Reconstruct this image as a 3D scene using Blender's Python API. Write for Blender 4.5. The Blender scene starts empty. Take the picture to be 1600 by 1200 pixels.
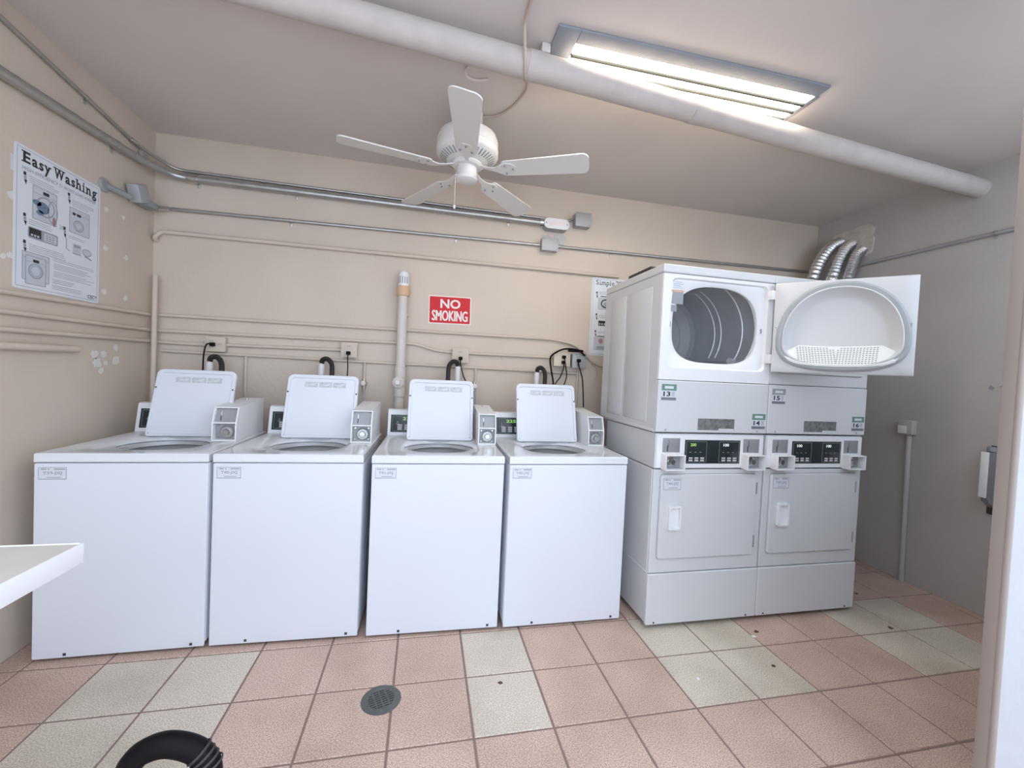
import bpy, bmesh, math, random
from mathutils import Vector, Matrix
random.seed(7)
sc = bpy.context.scene
R = math.radians

# ---------------------------------------------------------------- camera
cam_d = bpy.data.cameras.new('camera')
cam = bpy.data.objects.new('camera', cam_d)
sc.collection.objects.link(cam)
cam_d.sensor_fit = 'HORIZONTAL'; cam_d.sensor_width = 36.0
cam_d.lens = 647.28 * 36.0 / 1600.0
cam_d.clip_start = 0.02
rx, ry, rz = 1.5435, 0.0457, -0.2077
cam.matrix_world = (Matrix.Translation((-0.5305, -1.7605, 1.3346)) @ Matrix.Rotation(rz, 4, 'Z')
                    @ Matrix.Rotation(rx, 4, 'X') @ Matrix.Rotation(ry, 4, 'Z'))
sc.camera = cam

# ---------------------------------------------------------------- daylight + exposure
w = bpy.data.worlds.new('daylight'); sc.world = w; w.use_nodes = True
bg = w.node_tree.nodes['Background']
bg.inputs['Color'].default_value = (0.74, 0.84, 1.0, 1)
bg.inputs['Strength'].default_value = 2.3
sc.view_settings.view_transform = 'Standard'
sc.view_settings.look = 'None'
sc.view_settings.gamma = 1.0
sc.view_settings.use_curve_mapping = False
sc.view_settings.exposure = 0.36
LAMP_STRENGTH = 22.0

# ---------------------------------------------------------------- room measures
LX, RX, BY, CH = -2.247, 2.811, 1.308, 2.743
TILE = 0.305

# ---------------------------------------------------------------- materials
def mat(name, col, rough=0.6, metal=0.0, bump=0.0, bscale=60.0, var=0.0, vscale=8.0, emit=None, estr=0.0, coat=0.0, spec=None):
    m = bpy.data.materials.new(name); m.use_nodes = True
    nt = m.node_tree; b = nt.nodes['Principled BSDF']
    b.inputs['Base Color'].default_value = (*col, 1)
    b.inputs['Roughness'].default_value = rough
    b.inputs['Metallic'].default_value = metal
    if coat: b.inputs['Coat Weight'].default_value = coat; b.inputs['Coat Roughness'].default_value = 0.12
    if spec is not None: b.inputs['Specular IOR Level'].default_value = spec
    tc = nt.nodes.new('ShaderNodeTexCoord')
    if var:
        n = nt.nodes.new('ShaderNodeTexNoise'); n.inputs['Scale'].default_value = vscale; n.inputs['Detail'].default_value = 6
        nt.links.new(tc.outputs['Object'], n.inputs['Vector'])
        r = nt.nodes.new('ShaderNodeValToRGB')
        r.color_ramp.elements[0].position = 0.3; r.color_ramp.elements[1].position = 0.7
        r.color_ramp.elements[0].color = (*[max(0, c * (1 - var)) for c in col], 1)
        r.color_ramp.elements[1].color = (*[min(1, c * (1 + var)) for c in col], 1)
        nt.links.new(n.outputs['Fac'], r.inputs['Fac']); nt.links.new(r.outputs['Color'], b.inputs['Base Color'])
    if bump:
        n = nt.nodes.new('ShaderNodeTexNoise'); n.inputs['Scale'].default_value = bscale; n.inputs['Detail'].default_value = 5
        nt.links.new(tc.outputs['Object'], n.inputs['Vector'])
        bp = nt.nodes.new('ShaderNodeBump'); bp.inputs['Strength'].default_value = bump; bp.inputs['Distance'].default_value = 0.004
        nt.links.new(n.outputs['Fac'], bp.inputs['Height']); nt.links.new(bp.outputs['Normal'], b.inputs['Normal'])
    if emit:
        b.inputs['Emission Color'].default_value = (*emit, 1); b.inputs['Emission Strength'].default_value = estr
    return m

def speckle(name, a, b_, c, rough=0.55):
    m = bpy.data.materials.new(name); m.use_nodes = True
    nt = m.node_tree; b = nt.nodes['Principled BSDF']; b.inputs['Roughness'].default_value = rough
    tc = nt.nodes.new('ShaderNodeTexCoord')
    n = nt.nodes.new('ShaderNodeTexNoise'); n.inputs['Scale'].default_value = 210; n.inputs['Detail'].default_value = 3
    n2 = nt.nodes.new('ShaderNodeTexNoise'); n2.inputs['Scale'].default_value = 3.0; n2.inputs['Detail'].default_value = 5
    for q in (n, n2): nt.links.new(tc.outputs['Object'], q.inputs['Vector'])
    r = nt.nodes.new('ShaderNodeValToRGB'); e = r.color_ramp.elements
    e[0].position = 0.34; e[0].color = (*a, 1); e[1].position = 0.66; e[1].color = (*c, 1)
    k = e.new(0.5); k.color = (*b_, 1)
    nt.links.new(n.outputs['Fac'], r.inputs['Fac'])
    r2 = nt.nodes.new('ShaderNodeValToRGB'); r2.color_ramp.elements[0].position = 0.3; r2.color_ramp.elements[1].position = 0.62
    r2.color_ramp.elements[0].color = (0.78, 0.76, 0.74, 1); r2.color_ramp.elements[1].color = (1, 1, 1, 1)
    nt.links.new(n2.outputs['Fac'], r2.inputs['Fac'])
    mx = nt.nodes.new('ShaderNodeMix'); mx.data_type = 'RGBA'; mx.blend_type = 'MULTIPLY'; mx.inputs[0].default_value = 1
    nt.links.new(r.outputs['Color'], mx.inputs[6]); nt.links.new(r2.outputs['Color'], mx.inputs[7])
    nt.links.new(mx.outputs[2], b.inputs['Base Color'])
    bp = nt.nodes.new('ShaderNodeBump'); bp.inputs['Strength'].default_value = 0.25; bp.inputs['Distance'].default_value = 0.002
    nt.links.new(n.outputs['Fac'], bp.inputs['Height']); nt.links.new(bp.outputs['Normal'], b.inputs['Normal'])
    return m

M = {}
M['wall'] = mat('beige_wall_paint', (0.63, 0.54, 0.45), 0.62, bump=0.35, bscale=45, var=0.04, vscale=2.5)
M['wallr'] = mat('haze_grey_wall_paint', (0.50, 0.475, 0.455), 0.62, bump=0.35, bscale=45, var=0.05, vscale=2.5)  # haze over the right side put into the wall colour as neutral grey
M['ceiling'] = mat('ceiling_paint', (0.64, 0.59, 0.555), 0.7, bump=0.25, bscale=30, var=0.04, vscale=1.5)
M['bigpipe'] = mat('pipe_paint', (0.52, 0.475, 0.45), 0.7, bump=0.4, bscale=22, var=0.06, vscale=14)
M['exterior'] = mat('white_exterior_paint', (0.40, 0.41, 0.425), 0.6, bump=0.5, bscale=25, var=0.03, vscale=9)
M['jamb'] = mat('jamb_paint', (0.30, 0.255, 0.225), 0.5, bump=0.2, bscale=30)
M['grout'] = mat('brown_grout', (0.25, 0.175, 0.15), 0.9, bump=0.3)
M['pink'] = speckle('pink_tile', (0.40, 0.26, 0.20), (0.59, 0.425, 0.35), (0.74, 0.59, 0.51))
M['cream'] = speckle('cream_tile', (0.44, 0.385, 0.30), (0.63, 0.565, 0.465), (0.78, 0.72, 0.63))
M['white'] = mat('white_enamel', (0.70, 0.725, 0.78), 0.28, var=0.01, vscale=3)
M['deck'] = mat('glossy_white_deck', (0.72, 0.74, 0.765), 0.12, var=0.01, vscale=3)
M['dwhite'] = mat('dryer_enamel', (0.64, 0.655, 0.665), 0.35, var=0.015, vscale=3)
M['plastic'] = mat('white_plastic', (0.80, 0.81, 0.82), 0.4, bump=0.03)
M['fan'] = mat('fan_white', (0.74, 0.74, 0.72), 0.45, bump=0.03)
M['black'] = mat('black_plastic', (0.004, 0.004, 0.005), 0.5, bump=0.05, spec=0.12)
M['rubber'] = mat('black_rubber', (0.03, 0.03, 0.03), 0.6, bump=0.1)
M['panel'] = mat('dark_panel', (0.022, 0.03, 0.034), 0.25, var=0.1)
M['button'] = mat('button_grey', (0.55, 0.53, 0.55), 0.5, var=0.05)
M['line'] = mat('panel_outline', (0.25, 0.33, 0.28), 0.5, var=0.05)
M['led'] = mat('green_led', (0.2, 0.35, 0.05), 0.4, emit=(0.45, 0.9, 0.25), estr=0.45, var=0.02)
M['ledw'] = mat('pale_led', (0.5, 0.55, 0.5), 0.4, emit=(0.75, 0.85, 0.8), estr=0.6, var=0.02)
M['steel'] = mat('galvanised_steel', (0.46, 0.47, 0.46), 0.32, 0.8, var=0.08, vscale=25)
M['drum'] = mat('drum_metal', (0.56, 0.57, 0.585), 0.42, 0.45, var=0.05, vscale=10)
M['tub'] = mat('wash_tub_steel', (0.62, 0.63, 0.63), 0.35, 0.25, var=0.03)
M['chrome'] = mat('chrome', (0.62, 0.62, 0.62), 0.15, 1.0, var=0.03)
M['slotplate'] = mat('grey_slot_plate', (0.30, 0.31, 0.32), 0.4, 0.2, var=0.04)
M['foil'] = mat('foil_duct', (0.72, 0.73, 0.74), 0.22, 0.95, bump=0.8, bscale=90)
M['boxgrey'] = mat('grey_box_metal', (0.42, 0.43, 0.44), 0.5, 0.3, var=0.05)
M['pvc'] = mat('painted_pvc', (0.66, 0.61, 0.55), 0.5, bump=0.15, bscale=40, var=0.04)
M['pvcw'] = mat('white_pvc', (0.80, 0.80, 0.80), 0.4, var=0.02)
M['tan'] = mat('tan_coupling', (0.66, 0.43, 0.27), 0.55, var=0.08)
M['red'] = mat('red_sign', (0.62, 0.012, 0.018), 0.6, var=0.04)
M['signw'] = mat('sign_white', (0.84, 0.76, 0.72), 0.5, var=0.02)
M['paper'] = mat('poster_white', (0.74, 0.78, 0.83), 0.35, var=0.02)
M['ink'] = mat('black_ink', (0.02, 0.02, 0.025), 0.5, var=0.05)
M['inkg'] = mat('grey_ink', (0.33, 0.36, 0.40), 0.5, var=0.05)
M['inkl'] = mat('light_grey_ink', (0.56, 0.60, 0.65), 0.5, var=0.05)
M['inkb'] = mat('blue_ink', (0.15, 0.21, 0.30), 0.5, var=0.3, vscale=60)
M['inkr'] = mat('maroon_ink', (0.40, 0.22, 0.24), 0.5, var=0.2, vscale=50)
M['green'] = mat('sticker_green', (0.14, 0.27, 0.22), 0.5, var=0.08)
M['slate'] = mat('sticker_slate', (0.18, 0.19, 0.22), 0.5, var=0.08)
M['sgrey'] = mat('sticker_grey', (0.30, 0.32, 0.33), 0.5, var=0.08)
M['splate'] = mat('dark_info_plate', (0.17, 0.18, 0.17), 0.45, var=0.35, vscale=50)
M['stick'] = mat('sticker_white', (0.66, 0.68, 0.72), 0.45, var=0.02)
M['faint'] = mat('faint_sticker', (0.55, 0.57, 0.60), 0.5, var=0.12, vscale=80)
M['orange'] = mat('orange_label', (0.62, 0.38, 0.28), 0.5, var=0.1)
M['laminate'] = mat('laminate', (0.62, 0.58, 0.53), 0.4, var=0.03)
M['edge'] = mat('white_edge', (0.84, 0.85, 0.87), 0.4, var=0.01)
M['plaster'] = mat('bare_plaster', (0.74, 0.74, 0.70), 0.8, bump=0.4)
M['patch'] = mat('rough_patch', (0.62, 0.58, 0.53), 0.85, bump=1.0, bscale=40, var=0.12, vscale=20)
M['gasket'] = mat('grey_gasket', (0.40, 0.43, 0.45), 0.6, var=0.05)
M['lint'] = mat('lint_screen_white', (0.84, 0.87, 0.85), 0.4, var=0.01)
M['dark'] = mat('dark_gap', (0.05, 0.05, 0.05), 0.8, var=0.05)
M['hole'] = mat('screen_hole_grey', (0.22, 0.24, 0.25), 0.7, var=0.05)
M['rust'] = mat('leaf_brown', (0.10, 0.05, 0.04), 0.8, var=0.2)
M['drain'] = mat('drain_metal', (0.13, 0.14, 0.13), 0.5, 0.5, var=0.1, vscale=30)
M['frame'] = mat('fixture_frame_paint', (0.25, 0.27, 0.30), 0.6, bump=0.3, var=0.05)
M['divider'] = mat('divider_paint', (0.035, 0.037, 0.034), 0.8, var=0.05, spec=0.1)
M['lamp'] = mat('lamp_tube', (0.9, 0.9, 0.9), 0.4, emit=(1.0, 0.89, 0.74), estr=LAMP_STRENGTH, var=0.001)
M['beigebox'] = mat('tan_outlet', (0.72, 0.62, 0.48), 0.5, var=0.03)
M['brass'] = mat('valve_metal', (0.55, 0.48, 0.40), 0.35, 0.7, var=0.1, vscale=60)
M['cable'] = mat('painted_cable', (0.50, 0.42, 0.36), 0.6, var=0.05)
M['ground'] = mat('outside_concrete', (0.45, 0.44, 0.42), 0.9, bump=0.3, var=0.08)

# ---------------------------------------------------------------- mesh helpers
ORI = {}
def tag(o, label=None, cat=None, group=None, kind=None):
    if label: o['label'] = label
    if cat: o['category'] = cat
    if group: o['group'] = group
    if kind: o['kind'] = kind
    return o

def thing(name, label, cat, loc=(0, 0, 0), rot=0.0, group=None, origin=None):
    """Empty at the thing's base. World-built parts subtract loc; local-built parts subtract `origin`."""
    o = bpy.data.objects.new(name, None); sc.collection.objects.link(o)
    o.empty_display_size = 0.05
    o.location = loc; o.rotation_euler = (0, 0, rot)
    ORI[o] = Vector(origin if origin is not None else loc)
    return tag(o, label, cat, group)

class MB:
    def __init__(s): s.bm = bmesh.new(); s.mi = 0
    def _set(s, fs):
        for f in fs: f.material_index = s.mi
    def box(s, x0, x1, y0, y1, z0, z1, bev=0.0, seg=2, edges=None):
        vs = [s.bm.verts.new((x, y, z)) for x in (x0, x1) for y in (y0, y1) for z in (z0, z1)]
        idx = [(0, 1, 3, 2), (4, 6, 7, 5), (0, 4, 5, 1), (2, 3, 7, 6), (0, 2, 6, 4), (1, 5, 7, 3)]
        fs = [s.bm.faces.new([vs[i] for i in q]) for q in idx]
        s._set(fs)
        if bev:
            es = list({e for f in fs for e in f.edges})
            if edges: es = [e for e in es if edges((e.verts[0].co + e.verts[1].co) / 2, (e.verts[0].co - e.verts[1].co).normalized())]
            r = bmesh.ops.bevel(s.bm, geom=es, offset=bev, segments=seg, profile=0.5, affect='EDGES')
            s._set([f for f in r['faces']])
        return s
    def loft(s, rings, cap0=False, cap1=False, closed=True):
        R_ = [[s.bm.verts.new(p) for p in r] for r in rings]
        n = len(R_[0]); fs = []
        for a, b in zip(R_, R_[1:]):
            for i in range(n if closed else n - 1):
                j = (i + 1) % n
                try: fs.append(s.bm.faces.new((a[i], a[j], b[j], b[i])))
                except ValueError: pass
        if cap0: fs.append(s.bm.faces.new(list(reversed(R_[0]))))
        if cap1: fs.append(s.bm.faces.new(R_[-1]))
        s._set(fs); return s
    def cyl(s, p0, p1, r0, r1=None, n=24, caps=True):
        r1 = r0 if r1 is None else r1
        p0, p1 = Vector(p0), Vector(p1); d = (p1 - p0).normalized()
        a = d.orthogonal().normalized(); b = d.cross(a)
        ring = lambda p, r: [p + r * (math.cos(t) * a + math.sin(t) * b) for t in [2 * math.pi * i / n for i in range(n)]]
        return s.loft([ring(p0, r0), ring(p1, r1)], caps, caps)
    def lathe(s, c, prof, axis='Z', n=48, cap0=False, cap1=False):
        c = Vector(c); rings = []
        for r, h in prof:
            ring = []
            for i in range(n):
                t = 2 * math.pi * i / n
                if axis == 'Z': v = Vector((r * math.cos(t), r * math.sin(t), h))
                elif axis == 'Y': v = Vector((r * math.cos(t), h, r * math.sin(t)))
                else: v = Vector((h, r * math.cos(t), r * math.sin(t)))
                ring.append(c + v)
            rings.append(ring)
        return s.loft(rings, cap0, cap1)
    def tube(s, pts, r, n=12, caps=True, rf=None):
        pts = [Vector(p) for p in pts]; rings = []; a = None
        for i, p in enumerate(pts):
            d = ((pts[min(i + 1, len(pts) - 1)] - pts[max(i - 1, 0)])).normalized()
            if a is None: a = d.orthogonal().normalized()
            a = (a - d * a.dot(d)).normalized(); b = d.cross(a)
            rr = rf(i) if rf else r
            rings.append([p + rr * (math.cos(2 * math.pi * k / n) * a + math.sin(2 * math.pi * k / n) * b) for k in range(n)])
        return s.loft(rings, caps, caps)
    def poly(s, pts, thick):
        """flat polygon with thickness vector"""
        t = Vector(thick); a = [s.bm.verts.new(Vector(p)) for p in pts]; b = [s.bm.verts.new(Vector(p) + t) for p in pts]
        n = len(a); fs = [s.bm.faces.new(a), s.bm.faces.new(list(reversed(b)))]
        for i in range(n): fs.append(s.bm.faces.new((a[i], b[i], b[(i + 1) % n], a[(i + 1) % n])))
        s._set(fs); return s
    def build(s, name, mats, parent=None, smooth=True, wn=False, xf=None):
        bmesh.ops.recalc_face_normals(s.bm, faces=s.bm.faces[:])
        if xf is not None: bmesh.ops.transform(s.bm, matrix=xf, verts=s.bm.verts[:])
        if parent is None:
            vs = [v.co for v in s.bm.verts]
            o3 = Vector(((min(v.x for v in vs) + max(v.x for v in vs)) / 2, (min(v.y for v in vs) + max(v.y for v in vs)) / 2, min(v.z for v in vs)))
        else: o3 = ORI[parent]
        bmesh.ops.translate(s.bm, vec=-o3, verts=s.bm.verts[:])
        me = bpy.data.meshes.new(name); s.bm.to_mesh(me); s.bm.free()
        for m_ in (mats if isinstance(mats, (list, tuple)) else [mats]): me.materials.append(m_)
        if smooth:
            for p in me.polygons: p.use_smooth = True
            me.set_sharp_from_angle(angle=R(38))
        o = bpy.data.objects.new(name, me); sc.collection.objects.link(o)
        if parent is None: o.location = o3
        else: o.parent = parent
        ORI[o] = o3
        if wn:
            md = o.modifiers.new('wn', 'WEIGHTED_NORMAL'); md.keep_sharp = True; md.weight = 90
        return o

_txt = {}
def text_mesh(body, bold=0.0, extrude=0.0):
    key = (body, bold)
    if key not in _txt:
        c = bpy.data.curves.new('t', 'FONT'); c.body = body; c.size = 1.0; c.offset = bold; c.resolution_u = 3
        c.align_x = 'LEFT'
        o = bpy.data.objects.new('t', c); sc.collection.objects.link(o)
        dg = bpy.context.evaluated_depsgraph_get()
        me = bpy.data.meshes.new_from_object(o.evaluated_get(dg))
        vs = [v.co.copy() for v in me.vertices]; fs = [tuple(p.vertices) for p in me.polygons]
        bpy.data.objects.remove(o); bpy.data.curves.remove(c); bpy.data.meshes.remove(me)
        _txt[key] = (vs, fs)
    return _txt[key]

def text_into(mb, body, x0, x1, z0, z1, put, bold=0.0):
    """fit text into a box; put(u,v)->3D point"""
    vs, fs = text_mesh(body, bold)
    mx0 = min(v.x for v in vs); mx1 = max(v.x for v in vs); my0 = min(v.y for v in vs); my1 = max(v.y for v in vs)
    nv = [mb.bm.verts.new(put(x0 + (v.x - mx0) / (mx1 - mx0) * (x1 - x0), z0 + (v.y - my0) / (my1 - my0) * (z1 - z0))) for v in vs]
    for f in fs:
        try: mb.bm.faces.new([nv[i] for i in f]).material_index = mb.mi
        except ValueError: pass

def fillet(pts, r, n=6):
    pts = [Vector(p) for p in pts]; out = [pts[0]]
    for i in range(1, len(pts) - 1):
        a, b, c = pts[i - 1], pts[i], pts[i + 1]
        d1 = (a - b); d2 = (c - b); rr = min(r, d1.length * 0.49, d2.length * 0.49)
        p = b + d1.normalized() * rr; q = b + d2.normalized() * rr
        for k in range(n + 1):
            t = k / n; out.append((1 - t) ** 2 * p + 2 * t * (1 - t) * b + t * t * q)
    out.append(pts[-1]); return out

def spline(pts, n=8):
    pts = [Vector(p) for p in pts]; P = [pts[0] * 2 - pts[1]] + pts + [pts[-1] * 2 - pts[-2]]; out = []
    for i in range(1, len(P) - 2):
        for k in range(n):
            t = k / n; a, b, c, d = P[i - 1:i + 3]
            out.append(0.5 * ((2 * b) + (c - a) * t + (2 * a - 5 * b + 4 * c - d) * t * t + (3 * b - a - 3 * c + d) * t ** 3))
    out.append(pts[-1]); return out

def rrect(x0, x1, z0, z1, r, n=5, cs=(1, 1, 1, 1)):
    """rounded rectangle outline, ccw from lower-right; cs scales each corner radius: br, tr, tl, bl"""
    out = []
    for (cx, cz, a0, k) in ((x1, z0, -90, cs[0]), (x1, z1, 0, cs[1]), (x0, z1, 90, cs[2]), (x0, z0, 180, cs[3])):
        q = max(r * k, 1e-4); px = cx - q if cx == x1 else cx + q; pz = cz + q if cz == z0 else cz - q
        for i in range(n + 1):
            a = R(a0 + 90 * i / n); out.append((px + q * math.cos(a), pz + q * math.sin(a)))
    return out

# ================================================================ THE ROOM
def struct(name, mb, m, **k):
    o = mb.build(name, m, **k); o['kind'] = 'structure'; return o

fl = MB()
fl.mi = 0; fl.box(LX - 0.12, RX + 0.12, -3.4, BY + 0.12, -0.10, -0.003)
g = 0.0042
cream = {(-6, 0), (-5, 0), (-6, -1), (-5, -1), (-1, 0), (-1, -1), (2, 0), (3, 0), (2, -1), (3, -1), (6, 0), (7, 0), (6, -1), (7, -1),
         (-4, -4), (-3, -4), (1, -4), (2, -4), (5, -4), (6, -4), (6, 3), (7, 3), (2, 3), (3, 3)}
for i in range(-8, 10):
    for j in range(-11, 5):
        x0, x1, y0, y1 = max(i * TILE + g, LX), min((i + 1) * TILE - g, RX), j * TILE + g, min((j + 1) * TILE - g, BY)
        if x1 - x0 < 0.01 or y1 - y0 < 0.01: continue
        fl.mi = 2 if (i, j) in cream else 1
        lo = [fl.bm.verts.new(p) for p in ((x0, y0, -0.003), (x1, y0, -0.003), (x1, y1, -0.003), (x0, y1, -0.003))]
        e = 0.002
        hi = [fl.bm.verts.new(p) for p in ((x0 + e, y0 + e, 0), (x1 - e, y0 + e, 0), (x1 - e, y1 - e, 0), (x0 + e, y1 - e, 0))]
        fs = [fl.bm.faces.new(hi)] + [fl.bm.faces.new((lo[k], lo[(k + 1) % 4], hi[(k + 1) % 4], hi[k])) for k in range(4)]
        fl._set(fs)
floor = struct('floor', fl, [M['grout'], M['pink'], M['cream']], smooth=False)

struct('wall_back', MB().box(LX - 0.12, RX + 0.12, BY, BY + 0.12, 0, CH + 0.1), M['wall'])
wl = struct('wall_left', MB().box(LX - 0.12, LX, -3.4, BY, 0, CH + 0.1), M['wall'])
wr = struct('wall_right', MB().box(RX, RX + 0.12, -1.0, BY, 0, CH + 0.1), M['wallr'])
struct('ceiling', MB().box(LX, RX, -1.0, BY, CH, CH + 0.1), M['ceiling'])
# doorway the photograph is taken through: white outer face, thin beige jamb, no header, to admit more daylight
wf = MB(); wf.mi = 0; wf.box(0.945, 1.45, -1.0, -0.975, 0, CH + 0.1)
wf.box(1.45, RX + 0.3, -1.0, -0.975, 0, 1.5)  # low wall; the unseen opening above it is added to bring in daylight
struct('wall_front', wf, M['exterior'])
jb = MB(); jb.box(0.928, 0.945, -1.002, -0.972, 0, CH, 0.003)
jb.cyl((0.934, -1.004, 0), (0.934, -1.004, CH), 0.0075, n=12)
struct('trim_1', jb, M['jamb'])

# bare plaster spots on the left wall, part of that wall
def blob(mb, c, r, ax, seed, th=0.0012, el=1.0):
    rnd = random.Random(seed); n = 14; pts = []
    for i in range(n):
        t = 2 * math.pi * i / n; q = r * rnd.uniform(0.65, 1.15)
        du, dv = q * math.cos(t), q * math.sin(t) * el
        pts.append((c[0], c[1] + du, c[2] + dv) if ax == 'x' else (c[0] + du, c[1], c[2] + dv))
    mb.poly(pts, (th, 0, 0) if ax == 'x' else (0, -th, 0))
pb = MB()
for k, (y, z, r) in enumerate([(0.907, 2.115, .014), (1.038, 2.116, .013), (0.908, 1.906, .017), (1.065, 1.895, .017), (0.905, 1.672, .02),
                               (1.066, 1.663, .016), (0.846, 1.332, .026), (0.862, 1.285, .034), (0.908, 1.335, .022), (0.925, 1.286, .016),
                               (0.998, 1.374, .019), (1.0, 1.30, .028), (0.892, 1.245, .02), (0.352, 1.718, .014), (0.385, 1.98, .018), (0.383, 1.73, .014)]):
    blob(pb, (LX + 0.0002, y, z), r, 'x', k)
o = pb.build('bare_plaster_spots', M['plaster'], wl); o.location = Vector((0, 0, 0))
# rough patch round the duct holes on the right wall
pb = MB(); rnd = random.Random(3); pts = []
for i in range(26):
    t = 2 * math.pi * i / 26; s_ = 1 / max(abs(math.cos(t)), abs(math.sin(t)))
    pts.append((RX - 0.0002, 1.0 + 0.17 * math.cos(t) * s_ * rnd.uniform(.88, 1.06), 2.5 + 0.12 * math.sin(t) * s_ * rnd.uniform(.88, 1.06)))
pb.poly(pts, (-0.008, 0, 0)); pb.build('rough_plaster_patch', M['patch'], wr)

# ================================================================ CEILING LIGHT
t = thing('ceiling_light', 'long bright fluorescent ceiling light in a grey painted frame', 'ceiling light', (0.62, 0.09, CH))
mb = MB()
z1 = CH - 0.001
for (a, b, c, d) in ((-0.06, 0.036, -0.126, 0.21), (0.036, 1.268, -0.126, -0.056), (1.256, 1.285, -0.056, 0.21), (0.036, 1.256, 0.190, 0.21)):
    mb.box(a, b, c, d, z1 - 0.012, z1, 0.003)
mb.build('frame', M['frame'], t)
ys = [-0.054 + 0.0604 * k for k in range(5)]
for y in ys[1:4]: MB().box(0.036, 1.256, y - 0.0055, y + 0.0055, z1 - 0.020, z1 - 0.001, .001).build('divider', M['divider'], t)
for k in range(4):
    MB().box(0.04, 1.252, ys[k] + 0.004, ys[k + 1] - 0.004, z1 - 0.010, z1 - 0.001, 0.003).build('lamp_tube', M['lamp'], t)
MB().box(-0.10, -0.062, -0.02, 0.06, z1 - 0.04, z1, 0.004).build('junction_block', M['ceiling'], t)

# ================================================================ CEILING PIPES
mb = MB(); A = Vector((LX + 0.001, -0.145, 2.675)); B = Vector((RX - 0.001, 0.215, 2.615)); mb.cyl(A, B, 0.055, n=40)
pp = mb.build('drain_pipe', M['bigpipe']); tag(pp, 'thick painted pipe running across the whole ceiling below the light', 'pipe')
def on(t_): return A + (B - A) * t_
for x in (0.70, -0.13):
    k = (x - A.x) / (B.x - A.x); d = (B - A).normalized()
    MB().cyl(on(k) - d * 0.03, on(k) + d * 0.03, 0.0575, n=40).build('coupling', M['bigpipe'], pp)
mb = MB(); mb.cyl((LX + .001, -0.085, 2.724), (-0.19, 0.032, 2.722), 0.0175, n=20)
o = mb.build('ceiling_conduit', M['ceiling']); tag(o, 'slim painted pipe on the ceiling alongside the thick pipe, ending at the cable', 'pipe')
mb = MB(); mb.tube(fillet([(-0.20, -0.95, 2.736), (-0.195, -0.09, 2.736), (-0.185, -0.075, 2.66), (-0.17, -0.03, 2.588), (-0.15, 0.05, 2.60), (-0.13, 0.10, 2.70), (-0.092, 0.29, 2.737),
                           (-0.124, 0.41, 2.737), (-0.188, 0.53, 2.737), (-0.30, 0.575, 2.737)], 0.05), 0.006, n=8)
o = mb.build('ceiling_cable', M['cable']); tag(o, 'thin cable crossing under the thick ceiling pipe and curving towards the fan', 'cable')
mb = MB(); mb.tube(spline([(-0.392, 0.16, 2.70), (-0.40, 0.235, 2.738), (-0.385, 0.275, 2.738), (-0.34, 0.285, 2.738), (-0.29, 0.262, 2.738)]), 0.005, n=8)
o = mb.build('wire_loop', M['signw']); tag(o, 'short pale wire loop hanging beside the thick pipe above the fan', 'wire')

# ================================================================ CEILING FAN
fx, fy = -0.35, 0.556
t = thing('ceiling_fan', 'white five-blade ceiling fan with vented motor and pull chain', 'ceiling fan', (fx, fy, 2.37))
F3 = (fx, fy, 0)
MB().lathe(F3, [(0.001, CH - .001), (0.075, CH - .001), (0.075, 2.70), (0.05, 2.66), (0.03, 2.655), (0.03, 2.62)], cap0=False).build('canopy', M['fan'], t)
mh = MB().lathe(F3, [(0.03, 2.632), (0.12, 2.63), (0.155, 2.61), (0.165, 2.585), (0.166, 2.548), (0.163, 2.544), (0.168, 2.540), (0.168, 2.512), (0.162, 2.502), (0.095, 2.468), (0.085, 2.466), (0.001, 2.466)], n=72).build('motor_housing', M['fan'], t)
mb = MB()
for k in range(40):
    a = 2 * math.pi * k / 40
    p = lambda r, dz: Vector((fx + r * math.cos(a), fy + r * math.sin(a), dz))
    side = Vector((-math.sin(a), math.cos(a), 0)) * 0.0035
    z_ = lambda r: 2.502 - (0.162 - r) / (0.162 - 0.095) * 0.034 - 0.001
    q = [p(.112, z_(.112)) - side, p(.148, z_(.148)) - side, p(.148, z_(.148)) + side, p(.112, z_(.112)) + side]
    mb.poly(q, (0, 0, -0.001))
mb.build('vent_slots', M['sgrey'], mh)
MB().lathe(F3, [(0.001, 2.468), (0.082, 2.466), (0.085, 2.455), (0.075, 2.446), (0.001, 2.446)]).build('flywheel', M['fan'], t)
sh = MB().lathe(F3, [(0.055, 2.45), (0.057, 2.395), (0.06, 2.39), (0.058, 2.376), (0.048, 2.368), (0.001, 2.367)]).build('switch_housing', M['fan'], t)
cx, cy = fx - 0.062, fy - 0.03
ch = MB()
for k in range(26): ch.lathe((cx, cy, 2.385 - k * 0.0065), [(0.0004, .0022), (0.002, 0.001), (0.002, -.001), (0.0004, -.0022)], n=8)
ch.cyl((cx, cy, 2.39), (cx, cy, 2.22), 0.0008, n=6); ch.cyl((fx - .05, fy - .024, 2.39), (cx - .002, cy, 2.387), 0.003, n=8)
pc = ch.build('pull_chain', M['signw'], t)
MB().lathe((cx, cy, 2.215), [(0.001, .012), (0.006, .008), (0.008, -.002), (0.005, -.01), (0.001, -.012)], n=12).build('chain_bead', M['fan'], pc)
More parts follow.
